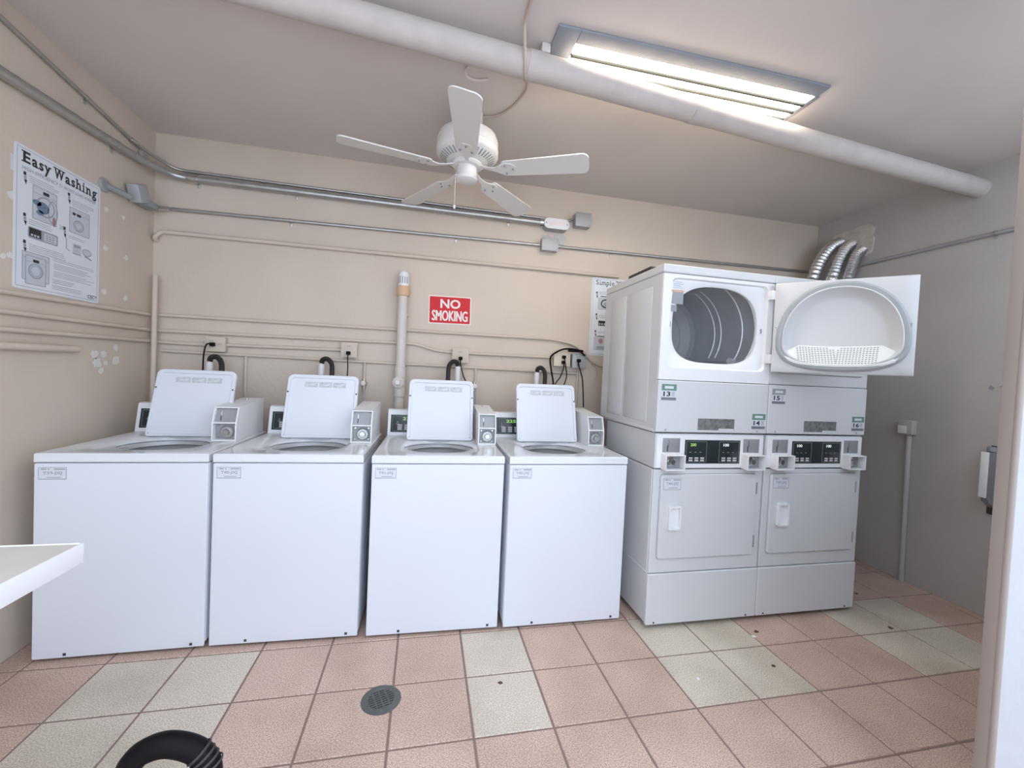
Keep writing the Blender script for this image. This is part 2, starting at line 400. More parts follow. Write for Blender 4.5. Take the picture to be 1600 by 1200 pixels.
for k in range(5):
    a = -0.4217 - k * 2 * math.pi / 5
    X = Matrix.Translation((fx, fy, 2.43)) @ Matrix.Rotation(a, 4, 'Z')
    XP = X @ Matrix.Rotation(R(-12), 4, 'X')
    mb = MB(); out = rrect(0.20, 0.66, -0.066, 0.066, 0.035, 6, (1, 1, .6, .6))
    out = [(u, v * (0.82 + 0.28 * (u - .2) / .46)) for u, v in out]
    mb.loft([[(u, v, -0.003) for u, v in out], [(u, v, 0.003) for u, v in out]], True, True)
    bl = mb.build('fan_blade', M['fan'], t, xf=XP)
    mb = MB()
    up = [(0.06, .012), (0.12, .010), (0.16, .016), (0.19, .034), (0.215, .046), (0.25, .040), (0.275, .016)]
    zt = [0.022, 0.004, -0.006, -0.008, -0.0065, -0.0065, -0.0065]
    rings = [[(u, -v, z), (u, v, z), (u, v, z + .005), (u, -v, z + .005)] for (u, v), z in zip(up, zt)]
    mb.loft(rings, True, True); ir = mb.build('blade_iron', M['fan'], t, xf=X @ Matrix.Rotation(R(-9), 4, 'X'))
    for u, v in ((.22, .03), (.22, -.03), (.26, 0)): MB().cyl((u, v, -.012), (u, v, -.006), .006, n=10).build('screw', M['sgrey'], ir, xf=X @ Matrix.Rotation(R(-9), 4, 'X'))

# ================================================================ CONDUITS AND PIPES ON THE WALLS
def conduit(name, pts, r, m, label, cat='conduit', bend=0.08, straps=(), sm='steel', n=14):
    o = MB().tube(fillet(pts, bend), r, n=n).build(name, M[m]); tag(o, label, cat)
    for (p, ax) in straps:   # ax: direction of the run, on which wall
        p = Vector(p); mb = MB()
        if ax == 'B':
            mb.cyl(p + Vector((-.008, 0, 0)), p + Vector((.008, 0, 0)), r + .0025, n=n)
            mb.box(p.x - .008, p.x + .008, p.y + r - .001, BY - .0005, p.z - r - .022, p.z + r + .004, .001)
        else:
            s_ = 1 if ax == 'L' else -1
            mb.cyl(p + Vector((0, -.008, 0)), p + Vector((0, .008, 0)), r + .0025, n=n)
            xa, xb = sorted((p.x - s_ * r, (LX if ax == 'L' else RX) + s_ * .0005))
            mb.box(xa, xb, p.y - .008, p.y + .008, p.z - r - .022, p.z + r + .004, .001)
        mb.build('pipe_strap', M[sm], o)
    return o
r = 0.023; yb = BY - r - .006; xl = LX + r + .006
big = conduit('large_conduit', [(xl, -1.4, 2.34), (xl, 0.33, 2.432), (xl, 1.0, 2.477), (xl + .02, 1.12, 2.477), (-2.12, yb, 2.472), (-1.9, yb, 2.474), (0.30, yb, 2.468)], r, 'steel',
        'thickest galvanised conduit bending round the left corner high on the wall', bend=.16,
        straps=[((xl, 0.93, 2.472), 'L'), ((-2.0, yb, 2.473), 'B'), ((-1.42, yb, 2.474), 'B'), ((0.03, yb, 2.469), 'B')])
MB().cyl((-2.03 - .3 + .28, yb, 2.473), (-1.99, yb, 2.473), r + .005, n=16).build('coupling', M['chrome'], big)
MB().cyl((0.265, yb, 2.468), (0.31, yb, 2.468), r + .006, n=16).build('coupling', M['chrome'], big)
# conduit body with pale oval cover
t = thing('conduit_fitting', 'oval conduit fitting with a white cover at the end of the thick conduit', 'conduit fitting', (0.39, BY, 2.42))
ov = [(0.39 + u, 2.462 + v) for u, v in rrect(-.095, .095, -.035, .035, .034, 8)]
MB().loft([[(u, BY - .001, v - .01) for u, v in ov], [(u, yb - .03, v) for u, v in ov]], True, True).build('body', M['boxgrey'], t)
ov2 = [(0.39 + u, 2.462 + v) for u, v in rrect(-.098, .098, -.038, .038, .036, 8)]
cv = MB().loft([[(u, yb - .029, v) for u, v in ov2], [(u, yb - .036, v) for u, v in ov2]], True, True).build('cover', M['plastic'], t)
ov3 = [(0.39 + u, 2.462 + v) for u, v in rrect(-.06, .06, -.014, .014, .012, 5)]
MB().loft([[(u, yb - .0355, v) for u, v in ov3], [(u, yb - .0385, v) for u, v in ov3]], True, True).build('raised_rib', M['signw'], cv)
for u in (-.082, .082): MB().cyl((0.39 + u, yb - .036, 2.462), (0.39 + u, yb - .039, 2.462), .005, n=10).build('screw', M['sgrey'], cv)
# grey smears of sealant under the body
mb = MB(); blob(mb, (0.44, BY - .0003, 2.365), .055, 'y', 21, th=.004, el=.9); blob(mb, (0.335, BY - .0003, 2.375), .045, 'y', 22, th=.003, el=.5)
o = mb.build('sealant_smear', M['boxgrey']); tag(o, 'grey lumpy sealant on the wall under the oval conduit fitting', 'sealant')

r = .0095; y2 = BY - r - .004; x2 = LX + r + .004
conduit('thin_conduit', [(x2, -0.35, 2.722), (x2, 0.33, 2.650), (x2, 1.10, 2.568), (x2 + .04, 1.19, 2.55), (-2.13, y2, 2.522), (0.49, y2, 2.508), (0.53, y2, 2.53)], r, 'steel',
        'thin conduit running above the thick one and ending in a square grey box', bend=.06,
        straps=[((x2, 0.75, 2.606), 'L'), ((-1.62, y2, 2.519), 'B'), ((-.42, y2, 2.513), 'B'), ((-2.02, y2, 2.5215), 'B')])
MB().cyl((x2, 1.06, 2.572), (x2 + .006, 1.13, 2.565), .014, n=14).build('coupling', M['chrome'], bpy.data.objects['thin_conduit'])
mb = MB(); mb.box(LX + .012, LX + .03, 1.13, 1.20, 2.50, 2.545, .004); o = mb.build('conduit_elbow_cover', M['boxgrey'])
tag(o, 'small pale elbow cover where the thin conduit turns the left corner', 'conduit fitting')

def jbox(name, x0, x1, z0, z1, d, label, m='boxgrey', screws=True, cat='junction box'):
    t = thing(name, label, cat, ((x0 + x1) / 2, BY, z0))
    MB().box(x0, x1, BY - d, BY - .0005, z0, z1, .004).build('box', M[m], t)
    c = MB().box(x0 - .002, x1 + .002, BY - d - .004, BY - d, z0 - .002, z1 + .002, .0015).build('cover', M[m], t)
    for (x, z) in ((x0 + .012, z1 - .012), (x1 - .012, z0 + .012)): MB().cyl((x, BY - d - .0035, z), (x, BY - d - .006, z), .004, n=10).build('screw', M['sgrey'], c)
    return t
jbox('junction_box', .535, .655, 2.465, 2.565, .07, 'square grey box at the right end of the thin top conduit')
jbox('junction_box', .285, .41, 2.262, 2.352, .055, 'grey box in the middle conduit just below the oval fitting')

r = .0115; y3 = BY - r - .003
conduit('middle_conduit', [(-2.17, y3, 2.272), (.284, y3, 2.306)], r, 'steel', 'galvanised conduit from the corner bracket to the lower grey box', straps=[((-1.45, y3, 2.282), 'B'), ((-.35, y3, 2.297), 'B')])
conduit('middle_conduit', [(.412, y3, 2.309), (1.4, y3, 2.32), (RX - .02, y3, 2.335)], r, 'steel', 'galvanised conduit running right from the lower grey box, above the dryers', straps=[((.86, y3, 2.314), 'B')])
r = .0115
conduit('side_conduit', [(RX - r - .003, 1.15, 2.31), (RX - r - .003, .28, 2.308), (RX - r - .003, -.6, 2.30)], r, 'boxgrey', 'conduit running along the right wall below the foil ducts', straps=[((RX - r - .003, .12, 2.307), 'R')])

# corner bracket: flange on left wall, arm, tilted box, small elbow
t = thing('corner_bracket', 'grey flange and tilted metal box fitting in the left corner beside the poster', 'conduit fitting', (LX, .90, 2.20))
MB().lathe((LX, .885, 2.235), [(.001, .012), (.034, .012), (.038, .006), (.038, .0005)], axis='X', n=10).build('flange', M['sgrey'], t)
MB().cyl((LX + .01, .885, 2.235), (LX + .05, 1.0, 2.225), .016, n=12).build('arm', M['sgrey'], t)
MB().box(-.03, .03, -.055, .055, -.06, .06, .004).build('tilted_box', M['boxgrey'], t, xf=Matrix.Translation((LX + .05, 1.075, 2.275)) @ Matrix.Rotation(R(22), 4, 'X') @ Matrix.Diagonal((1, .8, .82, 1)))
MB().box(LX + .005, LX + .075, 1.12, 1.215, 2.225, 2.265, .003).build('lower_box', M['sgrey'], t)
MB().cyl((-2.215, 1.22, 2.245), (-2.165, y3, 2.272), .015, n=12).build('connector', M['chrome'], t)

r = .013; y4 = BY - r - .003
conduit('painted_pipe', [(-2.225, BY - .004, 2.07), (-2.225, y4 - .02, 2.075), (-2.20, y4, 2.125), (.93, y4, 2.128)], r, 'wall', 'beige painted pipe with a turned-down left end, below the steel conduits', cat='pipe', bend=.03, sm='wall',
        straps=[((.42, y4, 2.127), 'B'), ((-.9, y4, 2.127), 'B')])
r = .0105; y5 = BY - r - .003; x5 = LX + r + .003
conduit('painted_conduit', [(x5, -1.2, 1.52), (x5, .34, 1.572), (x5, 1.275, 1.596), (-2.21, y5, 1.600), (.42, y5, 1.605), (.60, y5, 1.575), (.76, y5, 1.44), (.84, y5, 1.418), (1.1, y5, 1.412)], r, 'wall',
        'uppermost of the three beige conduits behind the washers, sloping down beside the dryers', bend=.06, sm='wall', straps=[((.03, y5, 1.604), 'B'), ((-1.25, y5, 1.602), 'B')])
conduit('painted_conduit', [(x5, -1.2, 1.475), (x5, .34, 1.491), (x5, 1.275, 1.500), (-2.21, y5, 1.500), (-.60, y5, 1.510), (-.47, y5, 1.470), (-.34, y5, 1.462)], r, 'wall',
        'middle one of three beige conduits, dipping into the outlet behind the third washer', bend=.06, sm='wall', straps=[((-1.42, y5, 1.503), 'B')])
conduit('painted_conduit', [(-.225, y5, 1.462), (.42, y5, 1.465)], r, 'wall', 'short beige conduit between the outlets behind the third and fourth washers', sm='wall', straps=[((.03, y5, 1.463), 'B')])
conduit('painted_conduit', [(x5, -1.2, 1.39), (x5, .34, 1.418), (x5, 1.275, 1.430), (-2.21, y5, 1.428), (-1.91, y5, 1.424)], r, 'wall', 'lowest of three beige conduits, ending at the left corner outlet', bend=.06, sm='wall')
conduit('painted_conduit', [(-1.81, y5, 1.43), (-1.10, y5, 1.438)], r, 'wall', 'short beige conduit between the two outlets left of the vertical drain pipe', sm='wall', straps=[((-1.46, y5, 1.434), 'B')])
conduit('stub_pipe', [(LX + .018, -1.2, 1.34), (LX + .018, .71, 1.352)], .0165, 'wall', 'beige pipe stub on the left wall ending short of the plaster spots', cat='pipe')
r = .014; y6 = BY - r - .03
wp = conduit('vertical_pipe', [(-2.200, BY - r - .046, .001), (-2.200, BY - r - .046, 1.84)], r, 'wall', 'beige vertical pipe standing in the left corner of the back wall', cat='pipe')
wp = conduit('water_pipe', [(-2.18, BY - .012, 1.375), (-2.1, BY - .012, 1.372), (.62, BY - .012, 1.352)], .0095, 'wall', 'lowest beige water pipe with drops to the taps behind the washers', cat='pipe')
for x, zb in ((-1.697, 1.0), (-.947, 1.235), (-.165, 1.245), (.63, 1.0)):
    MB().cyl((x, BY - .012, 1.36), (x, BY - .012, zb), .0085, n=12).build('drop_pipe', M['wall'], wp)
for x, z, nm in ((-.947, 1.215, 'second'), (-.172, 1.225, 'third')):
    t = thing('water_tap', 'small brass water tap behind the %s washer from the left' % nm, 'tap', (x, BY - .03, z - .05))
    MB().lathe((x, BY - .012, z), [(.001, .03), (.012, .03), (.014, .01), (.02, .008), (.02, -.012), (.012, -.016), (.012, -.045), (.001, -.045)], n=14).build('valve_body', M['brass'], t)
    MB().lathe((x, BY - .055, z), [(.001, -.012), (.016, -.01), (.018, 0), (.016, .01), (.004, .014), (.004, .04)], axis='Y', n=12).build('tap_handle', M['signw'], t)
    MB().tube(spline([(x, BY - .02, z - .04), (x + .005, BY - .07, z - .10), (x - .015, BY - .10, z - .25), (x - .03, BY - .12, z - .40)]), .007, n=8).build('supply_hose', M['boxgrey'], t)

# vertical PVC vent pipe
t = thing('vent_pipe', 'thick white vertical drain pipe with tan coupling between second and third washers', 'pipe', (-.70, BY - .06, 0))
py = BY - .06
MB().cyl((-.702, py, .0005), (-.702, py, 1.95), .033, n=32).build('pipe', M['pvc'], t)
MB().lathe((-.702, py, 0), [(.033, 1.832), (.043, 1.835), (.046, 1.85), (.046, 1.885), (.041, 1.90), (.033, 1.90)], n=32).build('coupling', M['tan'], t)
cp = MB().lathe((-.702, py, 0), [(.033, 1.90), (.036, 1.902), (.036, 1.985), (.03, 2.0), (.012, 2.012), (.001, 2.015)], n=32).build('air_valve_cap', M['pvcw'], t)
mb = MB()
for k in range(-2, 3):
    a = R(-100 + k * 26); mb.box(-.004, .004, -.0375, -.034, 1.915, 1.965) if False else None
    c_, s_ = math.cos(a), math.sin(a); p = Vector((-.702 + .0362 * c_, py + .0362 * s_, 0)); sd = Vector((-s_, c_, 0)) * .0035
    mb.poly([p - sd + Vector((0, 0, 1.918)), p + sd + Vector((0, 0, 1.918)), p + sd + Vector((0, 0, 1.965)), p - sd + Vector((0, 0, 1.965))], (c_ * .0006, s_ * .0006, 0))
mb.build('slot', M['sgrey'], cp)
MB().lathe((-.702, py, 0), [(.033, 1.13), (.039, 1.132), (.040, 1.16), (.040, 1.31), (.039, 1.338), (.033, 1.34)], n=32).build('tee_fitting', M['pvc'], t)
d = Vector((-.12, -1, 0)).normalized(); c0 = Vector((-.702, py, 1.232))
co = MB().cyl(c0, c0 + d * .052, .040, n=32).build('cleanout', M['pvc'], t)
MB().cyl(c0 + d * .052, c0 + d * .058, .034, n=32).build('plug_rim', M['pvc'], co)
MB().cyl(c0 + d * .058, c0 + d * .078, .022, .019, n=4).build('cleanout_plug', M['pvcw'], co)
MB().box(-.745, -.66, BY - .03, BY - .0005, 1.70, 1.715, .001).build('pipe_bracket', M['wall'], t)

# outlets, plugs, cords
def outlet(x0, x1, z0, z1, d, label, m='wall', sockets=((0.5, .5),), twist=False):
    t = thing('outlet_box', label, 'electrical outlet', ((x0 + x1) / 2, BY, z0))
    MB().box(x0 + .004, x1 - .004, BY - d, BY - .0005, z0 + .004, z1 - .004, .004).build('box', M[m], t)
    c = MB().box(x0, x1, BY - d - .005, BY - d, z0, z1, .002).build('cover_plate', M[m], t)
    for (u, v) in sockets:
        cx_, cz_ = x0 + u * (x1 - x0), z0 + v * (z1 - z0)
        pts = [(cx_ + a, cz_ + b) for a, b in rrect(-.016, .016, -.014, .014, .008, 4)]
        s_ = MB().loft([[(a, BY - d - .005, b) for a, b in pts], [(a, BY - d - .008, b) for a, b in pts]], True, True).build('socket', M[m], c)
    mb = MB()
    for (u, v) in sockets:
        cx_, cz_ = x0 + u * (x1 - x0), z0 + v * (z1 - z0)
        for k in (-.006, .006): mb.box(cx_ + k - .001, cx_ + k + .001, BY - d - .0088, BY - d - .0079, cz_ - .003, cz_ + .006)
    mb.build('socket_slots', M['dark'], c); return t
outlet(-1.92, -1.806, 1.383, 1.478, .045, 'painted double outlet box nearest the left corner, black plug in it', sockets=((.3, .7), (.3, .28), (.75, .5)))
outlet(-1.10, -.995, 1.388, 1.492, .045, 'painted outlet box behind the second washer', sockets=((.5, .72), (.5, .3)))
outlet(-.345, -.225, 1.388, 1.495, .045, 'painted outlet box below the red sign, behind the third washer', sockets=((.5, .72), (.5, .3)))
outlet(.420, .548, 1.40, 1.508, .055, 'tan outlet box behind the fourth washer with a black plug', m='beigebox', sockets=((.55, .72), (.55, .3)))
outlet(.566, .680, 1.392, 1.503, .055, 'grey metal outlet box closest to the dryers', m='boxgrey', sockets=((.4, .5),))
def cord(pts, label, plug, r=.0045):
    t = thing('power_cord', label, 'power cord', plug)
    p = Vector(plug); MB().box(p.x - .013, p.x + .013, p.y - .028, p.y, p.z - .012, p.z + .012, .004).build('plug', M['black'], t)
    MB().tube(spline([(p.x, p.y - .02, p.z)] + pts), r, n=10).build('cord', M['black'], t)
cord([(-1.895, 1.22, 1.425), (-1.905, 1.21, 1.36), (-1.89, 1.17, 1.24), (-1.88, 1.12, 1.05)], 'black cord hanging from the left corner outlet', (-1.872, BY - .054, 1.428))
cord([(-1.048, 1.225, 1.39), (-1.045, 1.22, 1.30), (-1.045, 1.19, 1.18), (-1.04, 1.14, 1.0)], 'straight black cord hanging from the outlet behind the second washer', (-1.048, BY - .054, 1.417), r=.0035)
cord([(-.285, 1.225, 1.38), (-.265, 1.2, 1.30), (-.24, 1.17, 1.22), (-.235, 1.12, 1.0)], 'slanting black cord from the outlet below the red sign', (-.285, BY - .054, 1.42), r=.004)
cord([(.49, 1.22, 1.39), (.46, 1.2, 1.32), (.41, 1.18, 1.24), (.40, 1.14, 1.05)], 'black cord slanting left from the tan outlet', (.49, BY - .064, 1.43), r=.004)
cord([(.50, 1.2, 1.39), (.505, 1.19, 1.32), (.475, 1.17, 1.22), (.47, 1.12, 1.05)], 'black cord hanging straight from the upper plug in the tan outlet', (.492, BY - .064, 1.47), r=.004)
cord([(.605, 1.215, 1.42), (.62, 1.2, 1.36), (.635, 1.19, 1.29), (.64, 1.16, 1.1)], 'black cord hanging from the grey metal outlet', (.612, BY - .064, 1.45), r=.0045)
mb = MB(); mb.tube(spline([(.66, BY - .075, 1.49), (.60, BY - .08, 1.528), (.50, BY - .085, 1.532), (.43, BY - .085, 1.505), (.385, BY - .08, 1.46), (.39, BY - .09, 1.38), (.405, BY - .11, 1.28), (.41, BY - .13, 1.15)]), .0065, n=10)
mb.box(.525, .645, BY - .085, BY - .055, 1.512, 1.532, .008)
o = mb.build('dark_cable', M['black']); tag(o, 'thick black cable arching over the tan outlet and down to its left', 'cable')
mb = MB(); mb.tube(spline([(.74, BY - .02, 1.43), (.775, BY - .025, 1.40), (.785, BY - .03, 1.355), (.77, BY - .03, 1.31)]), .003, n=8)
o = mb.build('loose_wire', M['cable']); tag(o, 'short loose wire dangling from the sloping conduit beside the dryers', 'wire')

# standpipes with drain hoses hooked in
def standpipe(x, zt, label, hl, lean=0.0, side=1):
    r_ = .019
    o = MB().cyl((x, 1.19, .001), (x, 1.19, zt), r_, n=20).build('standpipe', M['pvcw']); tag(o, label, 'drain pipe')
    pts = spline([(x, 1.19, zt + .004), (x + side * .008, 1.192, zt + .028), (x + side * .035, 1.196, zt + .034), (x + side * .062, 1.198, zt), (x + side * .066, 1.198, zt - .08), (x + side * .068, 1.195, zt - .30)], 14)
    h = MB().tube(pts, .0155, n=14, rf=lambda i: .0165 if i % 2 else .0145).build('drain_hose', M['rubber']); tag(h, hl, 'hose')
standpipe(-1.862, 1.315, 'white standpipe top behind the lid of the leftmost washer', 'black drain hose hooked over the standpipe behind the leftmost washer')
standpipe(-1.205, 1.335, 'white standpipe top behind the lid of the second washer', 'black drain hose hooked over the standpipe behind the second washer')
standpipe(-.305, 1.36, 'white standpipe behind the third washer below the outlet', 'black drain hose beside the standpipe behind the third washer', side=-1)
standpipe(.275, 1.345, 'white standpipe top behind the lid of the fourth washer', 'black drain hose hooked over the standpipe behind the fourth washer')

# ================================================================ SIGN + POSTERS
t = thing('no_smoking_sign', 'red NO SMOKING sign with white letters on the back wall', 'sign', (-.371, BY, 1.664))
X = Matrix.Translation((-.371, 0, 1.768)) @ Matrix.Rotation(R(-1.0), 4, 'Y')
def pl(mb, x0, x1, z0, z1, y, th=.0006): mb.box(x0, x1, y - th, y, z0, z1)
ol = rrect(-.154, .154, -.102, .102, .008, 4)
MB().loft([[(a, BY - .0005, b) for a, b in ol], [(a, BY - .0035, b) for a, b in ol]], True, True).build('border', M['signw'], t, xf=X)
ol = rrect(-.146, .146, -.094, .094, .006, 4)
MB().loft([[(a, BY - .003, b) for a, b in ol], [(a, BY - .004, b) for a, b in ol]], True, True).build('panel', M['red'], t, xf=X)
mb = MB(); text_into(mb, 'NO', -.07, .075, .012, .078, lambda u, v: (u, BY - .0046, v), .03)
for q in range(5): text_into(mb, 'SMOKING', -.130 + q * .0014, .124 + q * .0014, -.079 + (q % 2) * .002, -.005 + (q % 2) * .002, lambda u, v: (u, BY - .0046 - q * .00006, v), 0.0)
mb.build('lettering', M['signw'], t, xf=X)

def poster(label, put, loc, right_words, full=True):
    """put(u, v, d) -> world point, u right, v up, d off the wall"""
    t = thing('poster', label, 'poster', loc)
    W_, H_ = .468, .61
    def pick(k):
        if isinstance(k, int): cur[0].mi = k; return cur[0]
        return k
    def slab(mb, u0, u1, v0, v1, d0, d1, r_=0):
        mb = pick(mb)
        ol = rrect(u0, u1, v0, v1, r_, 4) if r_ else [(u1, v0), (u1, v1), (u0, v1), (u0, v0)]
        mb.loft([[put(a, b, d0) for a, b in ol], [put(a, b, d1) for a, b in ol]], True, True)
    def line(mb, a, b, wd, d0=.0021, d1=.0025):
        mb = pick(mb)
        a, b = Vector((*a, 0)), Vector((*b, 0)); n_ = Vector((-(b - a).y, (b - a).x, 0)).normalized() * wd / 2
        q = [a - n_, b - n_, b + n_, a + n_]
        mb.loft([[put(p.x, p.y, d0) for p in q], [put(p.x, p.y, d1) for p in q]], True, True)
    def ring(mb, c, rx_, ry_, wd, d0=.0023, d1=.0027, n=28):
        mb = pick(mb)
        o_ = [(c[0] + rx_ * math.cos(2 * math.pi * i / n), c[1] + ry_ * math.sin(2 * math.pi * i / n)) for i in range(n)]
        i_ = [(c[0] + (rx_ - wd) * math.cos(2 * math.pi * i / n), c[1] + (ry_ - wd) * math.sin(2 * math.pi * i / n)) for i in range(n)]
        mb.loft([[put(a, b, d0) for a, b in o_], [put(a, b, d1) for a, b in o_], [put(a, b, d1) for a, b in i_], [put(a, b, d0) for a, b in i_]])
    def disc(mb, c, rx_, ry_, d0=.0022, d1=.0026, n=24):
        mb = pick(mb)
        o_ = [(c[0] + rx_ * math.cos(2 * math.pi * i / n), c[1] + ry_ * math.sin(2 * math.pi * i / n)) for i in range(n)]
        mb.loft([[put(a, b, d0) for a, b in o_], [put(a, b, d1) for a, b in o_]], True, True)
    mb = MB(); slab(mb, 0, W_, 0, H_, .0005, .002, .012); mb.build('sheet', M['paper'], t)
    mb = MB()
    for a, b in (((.012, .012), (.012, H_ - .012)), ((W_ - .012, .012), (W_ - .012, H_ - .012)), ((.012, .012), (W_ - .012, .012)), ((.012, H_ - .012), (W_ - .012, H_ - .012))):
        line(mb, a, b, .002)
    mb.build('border_line', M['inkg'], t)
    P = lambda d: (lambda u, v: put(u, v, d))
    ink, grey, light, blue, maroon = range(5)
    PM = [M['ink'], M['inkg'], M['inkl'], M['inkb'], M['inkr']]
    cur = [MB()]
    def flush(nm):
        if len(cur[0].bm.faces): cur[0].build(nm, PM, t)
        cur[0] = MB()
    # slab-serif heading: bold letters plus slab serifs
    hd = MB()
    def letter(ch_, u0, u1, v0, v1, serifs=()):
        text_into(hd, ch_, u0, u1, v0, v1, P(.0026), .028 if full else .004)
        for (a, b, c) in serifs: slab(hd, a, b, c, c + .005, .0021, .0027)
    if full:
        b0, c0_, x0_ = .541, .589, .574
        letter('E', .038, .072, b0, c0_, ((.031, .050, b0), (.031, .050, c0_ - .005)))
        letter('a', .079, .106, b0 - .001, x0_, ((.098, .111, b0),))
        letter('s', .113, .135, b0 - .001, x0_)
        letter('y', .140, .170, b0 - .016, x0_, ((.137, .152, x0_ - .005), (.160, .174, x0_ - .005)))
        letter('W', .190, .243, b0, c0_, ((.185, .207, c0_ - .005), (.228, .249, c0_ - .005), (.208, .226, c0_ - .005)))
        letter('a', .250, .277, b0 - .001, x0_, ((.270, .282, b0),))
        letter('s', .284, .306, b0 - .001, x0_)
        letter('h', .314, .340, b0, c0_, ((.309, .325, b0), (.331, .346, b0), (.309, .318, c0_ - .005)))
        letter('i', .354, .362, b0, c0_, ((.349, .367, b0), (.349, .358, x0_ - .005)))
        letter('n', .376, .402, b0, x0_, ((.371, .387, b0), (.393, .408, b0), (.371, .380, x0_ - .005)))
        letter('g', .412, .440, b0 - .016, x0_, ((.436, .446, x0_ - .005),))
        text_into(pick(grey), 'HIGH-EFFICIENCY', .034, .212, .510, .525, P(.0026), .01)
        ring(grey, (.226, .5175), .008, .008, .002)
        text_into(pick(grey), 'FRONT LOAD WASHER', .244, .438, .510, .525, P(.0026), .01)
    else:
        b0, c0_, x0_ = .555, .592, .581
        letter('S', .032, .054, b0, c0_); letter('i', .064, .069, b0, c0_, ((.060, .073, b0),))
        letter('m', .080, .112, b0, x0_, ((.077, .087, b0), (.105, .116, b0)))
        letter('p', .121, .143, b0 - .013, x0_, ((.117, .130, b0 - .013),)); letter('l', .151, .156, b0, c0_, ((.147, .160, b0),)); letter('e', .166, .186, b0, x0_)
        letter('W', .205, .245, b0, c0_, ((.201, .217, c0_ - .005), (.233, .249, c0_ - .005)))
        letter('a', .252, .272, b0, x0_); letter('s', .279, .296, b0, x0_); letter('h', .304, .325, b0, c0_, ((.300, .312, b0),))
        letter('i', .335, .340, b0, c0_, ((.331, .344, b0),)); letter('n', .351, .372, b0, x0_, ((.347, .359, b0),)); letter('g', .381, .402, b0 - .013, x0_)
    hd.build('heading', M['ink'], t); flush('subheading')
    def pencil(u, v):
        slab(ink, u - .006, u + .006, v - .002, v + .012, .0021, .0026)
        slab(grey, u - .004, u + .008, v - .018, v - .004, .0021, .0026)
        ol = [(u - .004, v - .020), (u + .010, v - .020), (u + .006, v - .040)]
        pick(ink).loft([[put(a, b, .0021) for a, b in ol], [put(a, b, .0026) for a, b in ol]], True, True)
    def scribble(u0, u1, v0, rows, dv=.0085, mb_=1, wd=.0022, seed=0):
        rr = random.Random(seed)
        for k in range(rows):
            line(mb_, (u0, v0 - k * dv), (u0 + (u1 - u0) * rr.uniform(.72, 1.0), v0 - k * dv), wd)
    def machine(u0, u1, v0, v1, q=0):
        slab(light, u0, u1, v0, v1, .0021, .0024 + q, .006)
        for a, b in (((u0, v0), (u0, v1)), ((u1, v0), (u1, v1)), ((u0, v0), (u1, v0)), ((u0, v1), (u1, v1))): line(grey, a, b, .003, .0024 + q, .0028 + q)
        line(grey, (u0, v1 - (v1 - v0) * .2), (u1, v1 - (v1 - v0) * .2), .002, .0024 + q, .0027 + q)
    if full:
        pencil(.047, .490); scribble(.068, .225, .493, 4, seed=1)
        machine(.085, .205, .318, .462); slab(ink, .135, .165, .438, .452, .0024, .0028)
        disc(light, (.148, .385), .045, .042, .0024, .0028); ring(grey, (.148, .385), .048, .045, .007, .0026, .003)
        disc(blue, (.135, .378), .03, .026, .0028, .0032); disc(blue, (.105, .392), .022, .012, .0028, .0032); disc(blue, (.12, .352), .018, .011, .0028, .0032)
        ring(grey, (.185, .375), .026, .052, .005, .0028, .0032); disc(maroon, (.192, .335), .009, .022, .003, .0034)
        text_into(pick(grey), '20', .222, .245, .315, .335, P(.0026))
        flush('step_drawing')
        pencil(.272, .492); scribble(.292, .425, .478, 4, seed=2)
        machine(.278, .398, .322, .440); slab(ink, .295, .312, .408, .420, .0024, .0028); slab(ink, .32, .345, .408, .420, .0024, .0028)
        ring(grey, (.332, .362), .032, .028, .006); ring(grey, (.332, .362), .022, .019, .003)
        flush('step_drawing')
        pencil(.048, .315); scribble(.070, .205, .306, 3, seed=3)
        slab(grey, .064, .215, .228, .278, .0021, .0024, .01); slab(ink, .070, .128, .236, .274, .0024, .0028); slab(light, .142, .206, .234, .270, .0024, .0028, .006)
        for a in range(3):
            slab(light, .078 + a * .015, .088 + a * .015, .240, .248, .0028, .0031)
            for b in range(3): slab(grey, .152 + a * .016, .162 + a * .016, .238 + b * .010, .244 + b * .010, .0028, .0031)
        flush('step_drawing')
        pencil(.250, .322); scribble(.272, .400, .300, 2, seed=4)
        line(grey, (.262, .285), (.262, .235), .004); line(grey, (.262, .235), (.282, .228), .004)
        slab(light, .300, .350, .222, .272, .0021, .0025); slab(grey, .305, .345, .254, .266, .0025, .0028); line(grey, (.300, .222), (.350, .222), .003)
        disc(light, (.385, .245), .030, .016); ring(grey, (.385, .245), .030, .018, .004); line(ink, (.375, .225), (.415, .215), .004)
        flush('step_drawing')
        pencil(.049, .200); scribble(.070, .265, .200, 4, seed=5)
        machine(.040, .170, .044, .165); machine(.055, .152, .028, .150, .0006); slab(ink, .09, .118, .126, .138, .003, .0038)
        ring(grey, (.103, .088), .036, .034, .006, .003, .0038); ring(grey, (.103, .088), .026, .024, .003, .003, .0038)
        flush('step_drawing')
        scribble(.190, .445, .168, 2, seed=6); flush('fine_print'); scribble(.195, .440, .145, 4, .0075, seed=7); scribble(.195, .440, .110, 4, .0075, seed=8)
        scribble(.188, .330, .072, 3, .0075, seed=9); scribble(.188, .380, .044, 3, .0075, seed=10)
        flush('fine_print')
        text_into(pick(ink), 'CSC', .394, .440, .018, .036, P(.0026), .02); disc(maroon, (.448, .031), .004, .006); scribble(.396, .44, .012, 1, wd=.003); flush('logo')
    else:
        pencil(.043, .488); scribble(.060, .2, .500, 3, seed=11); slab(ink, .075, .16, .462, .468, .0021, .0026)
        machine(.060, .180, .365, .452); ring(ink, (.120, .41), .04, .035, .010); disc(grey, (.12, .40), .02, .02)
        flush('step_drawing')
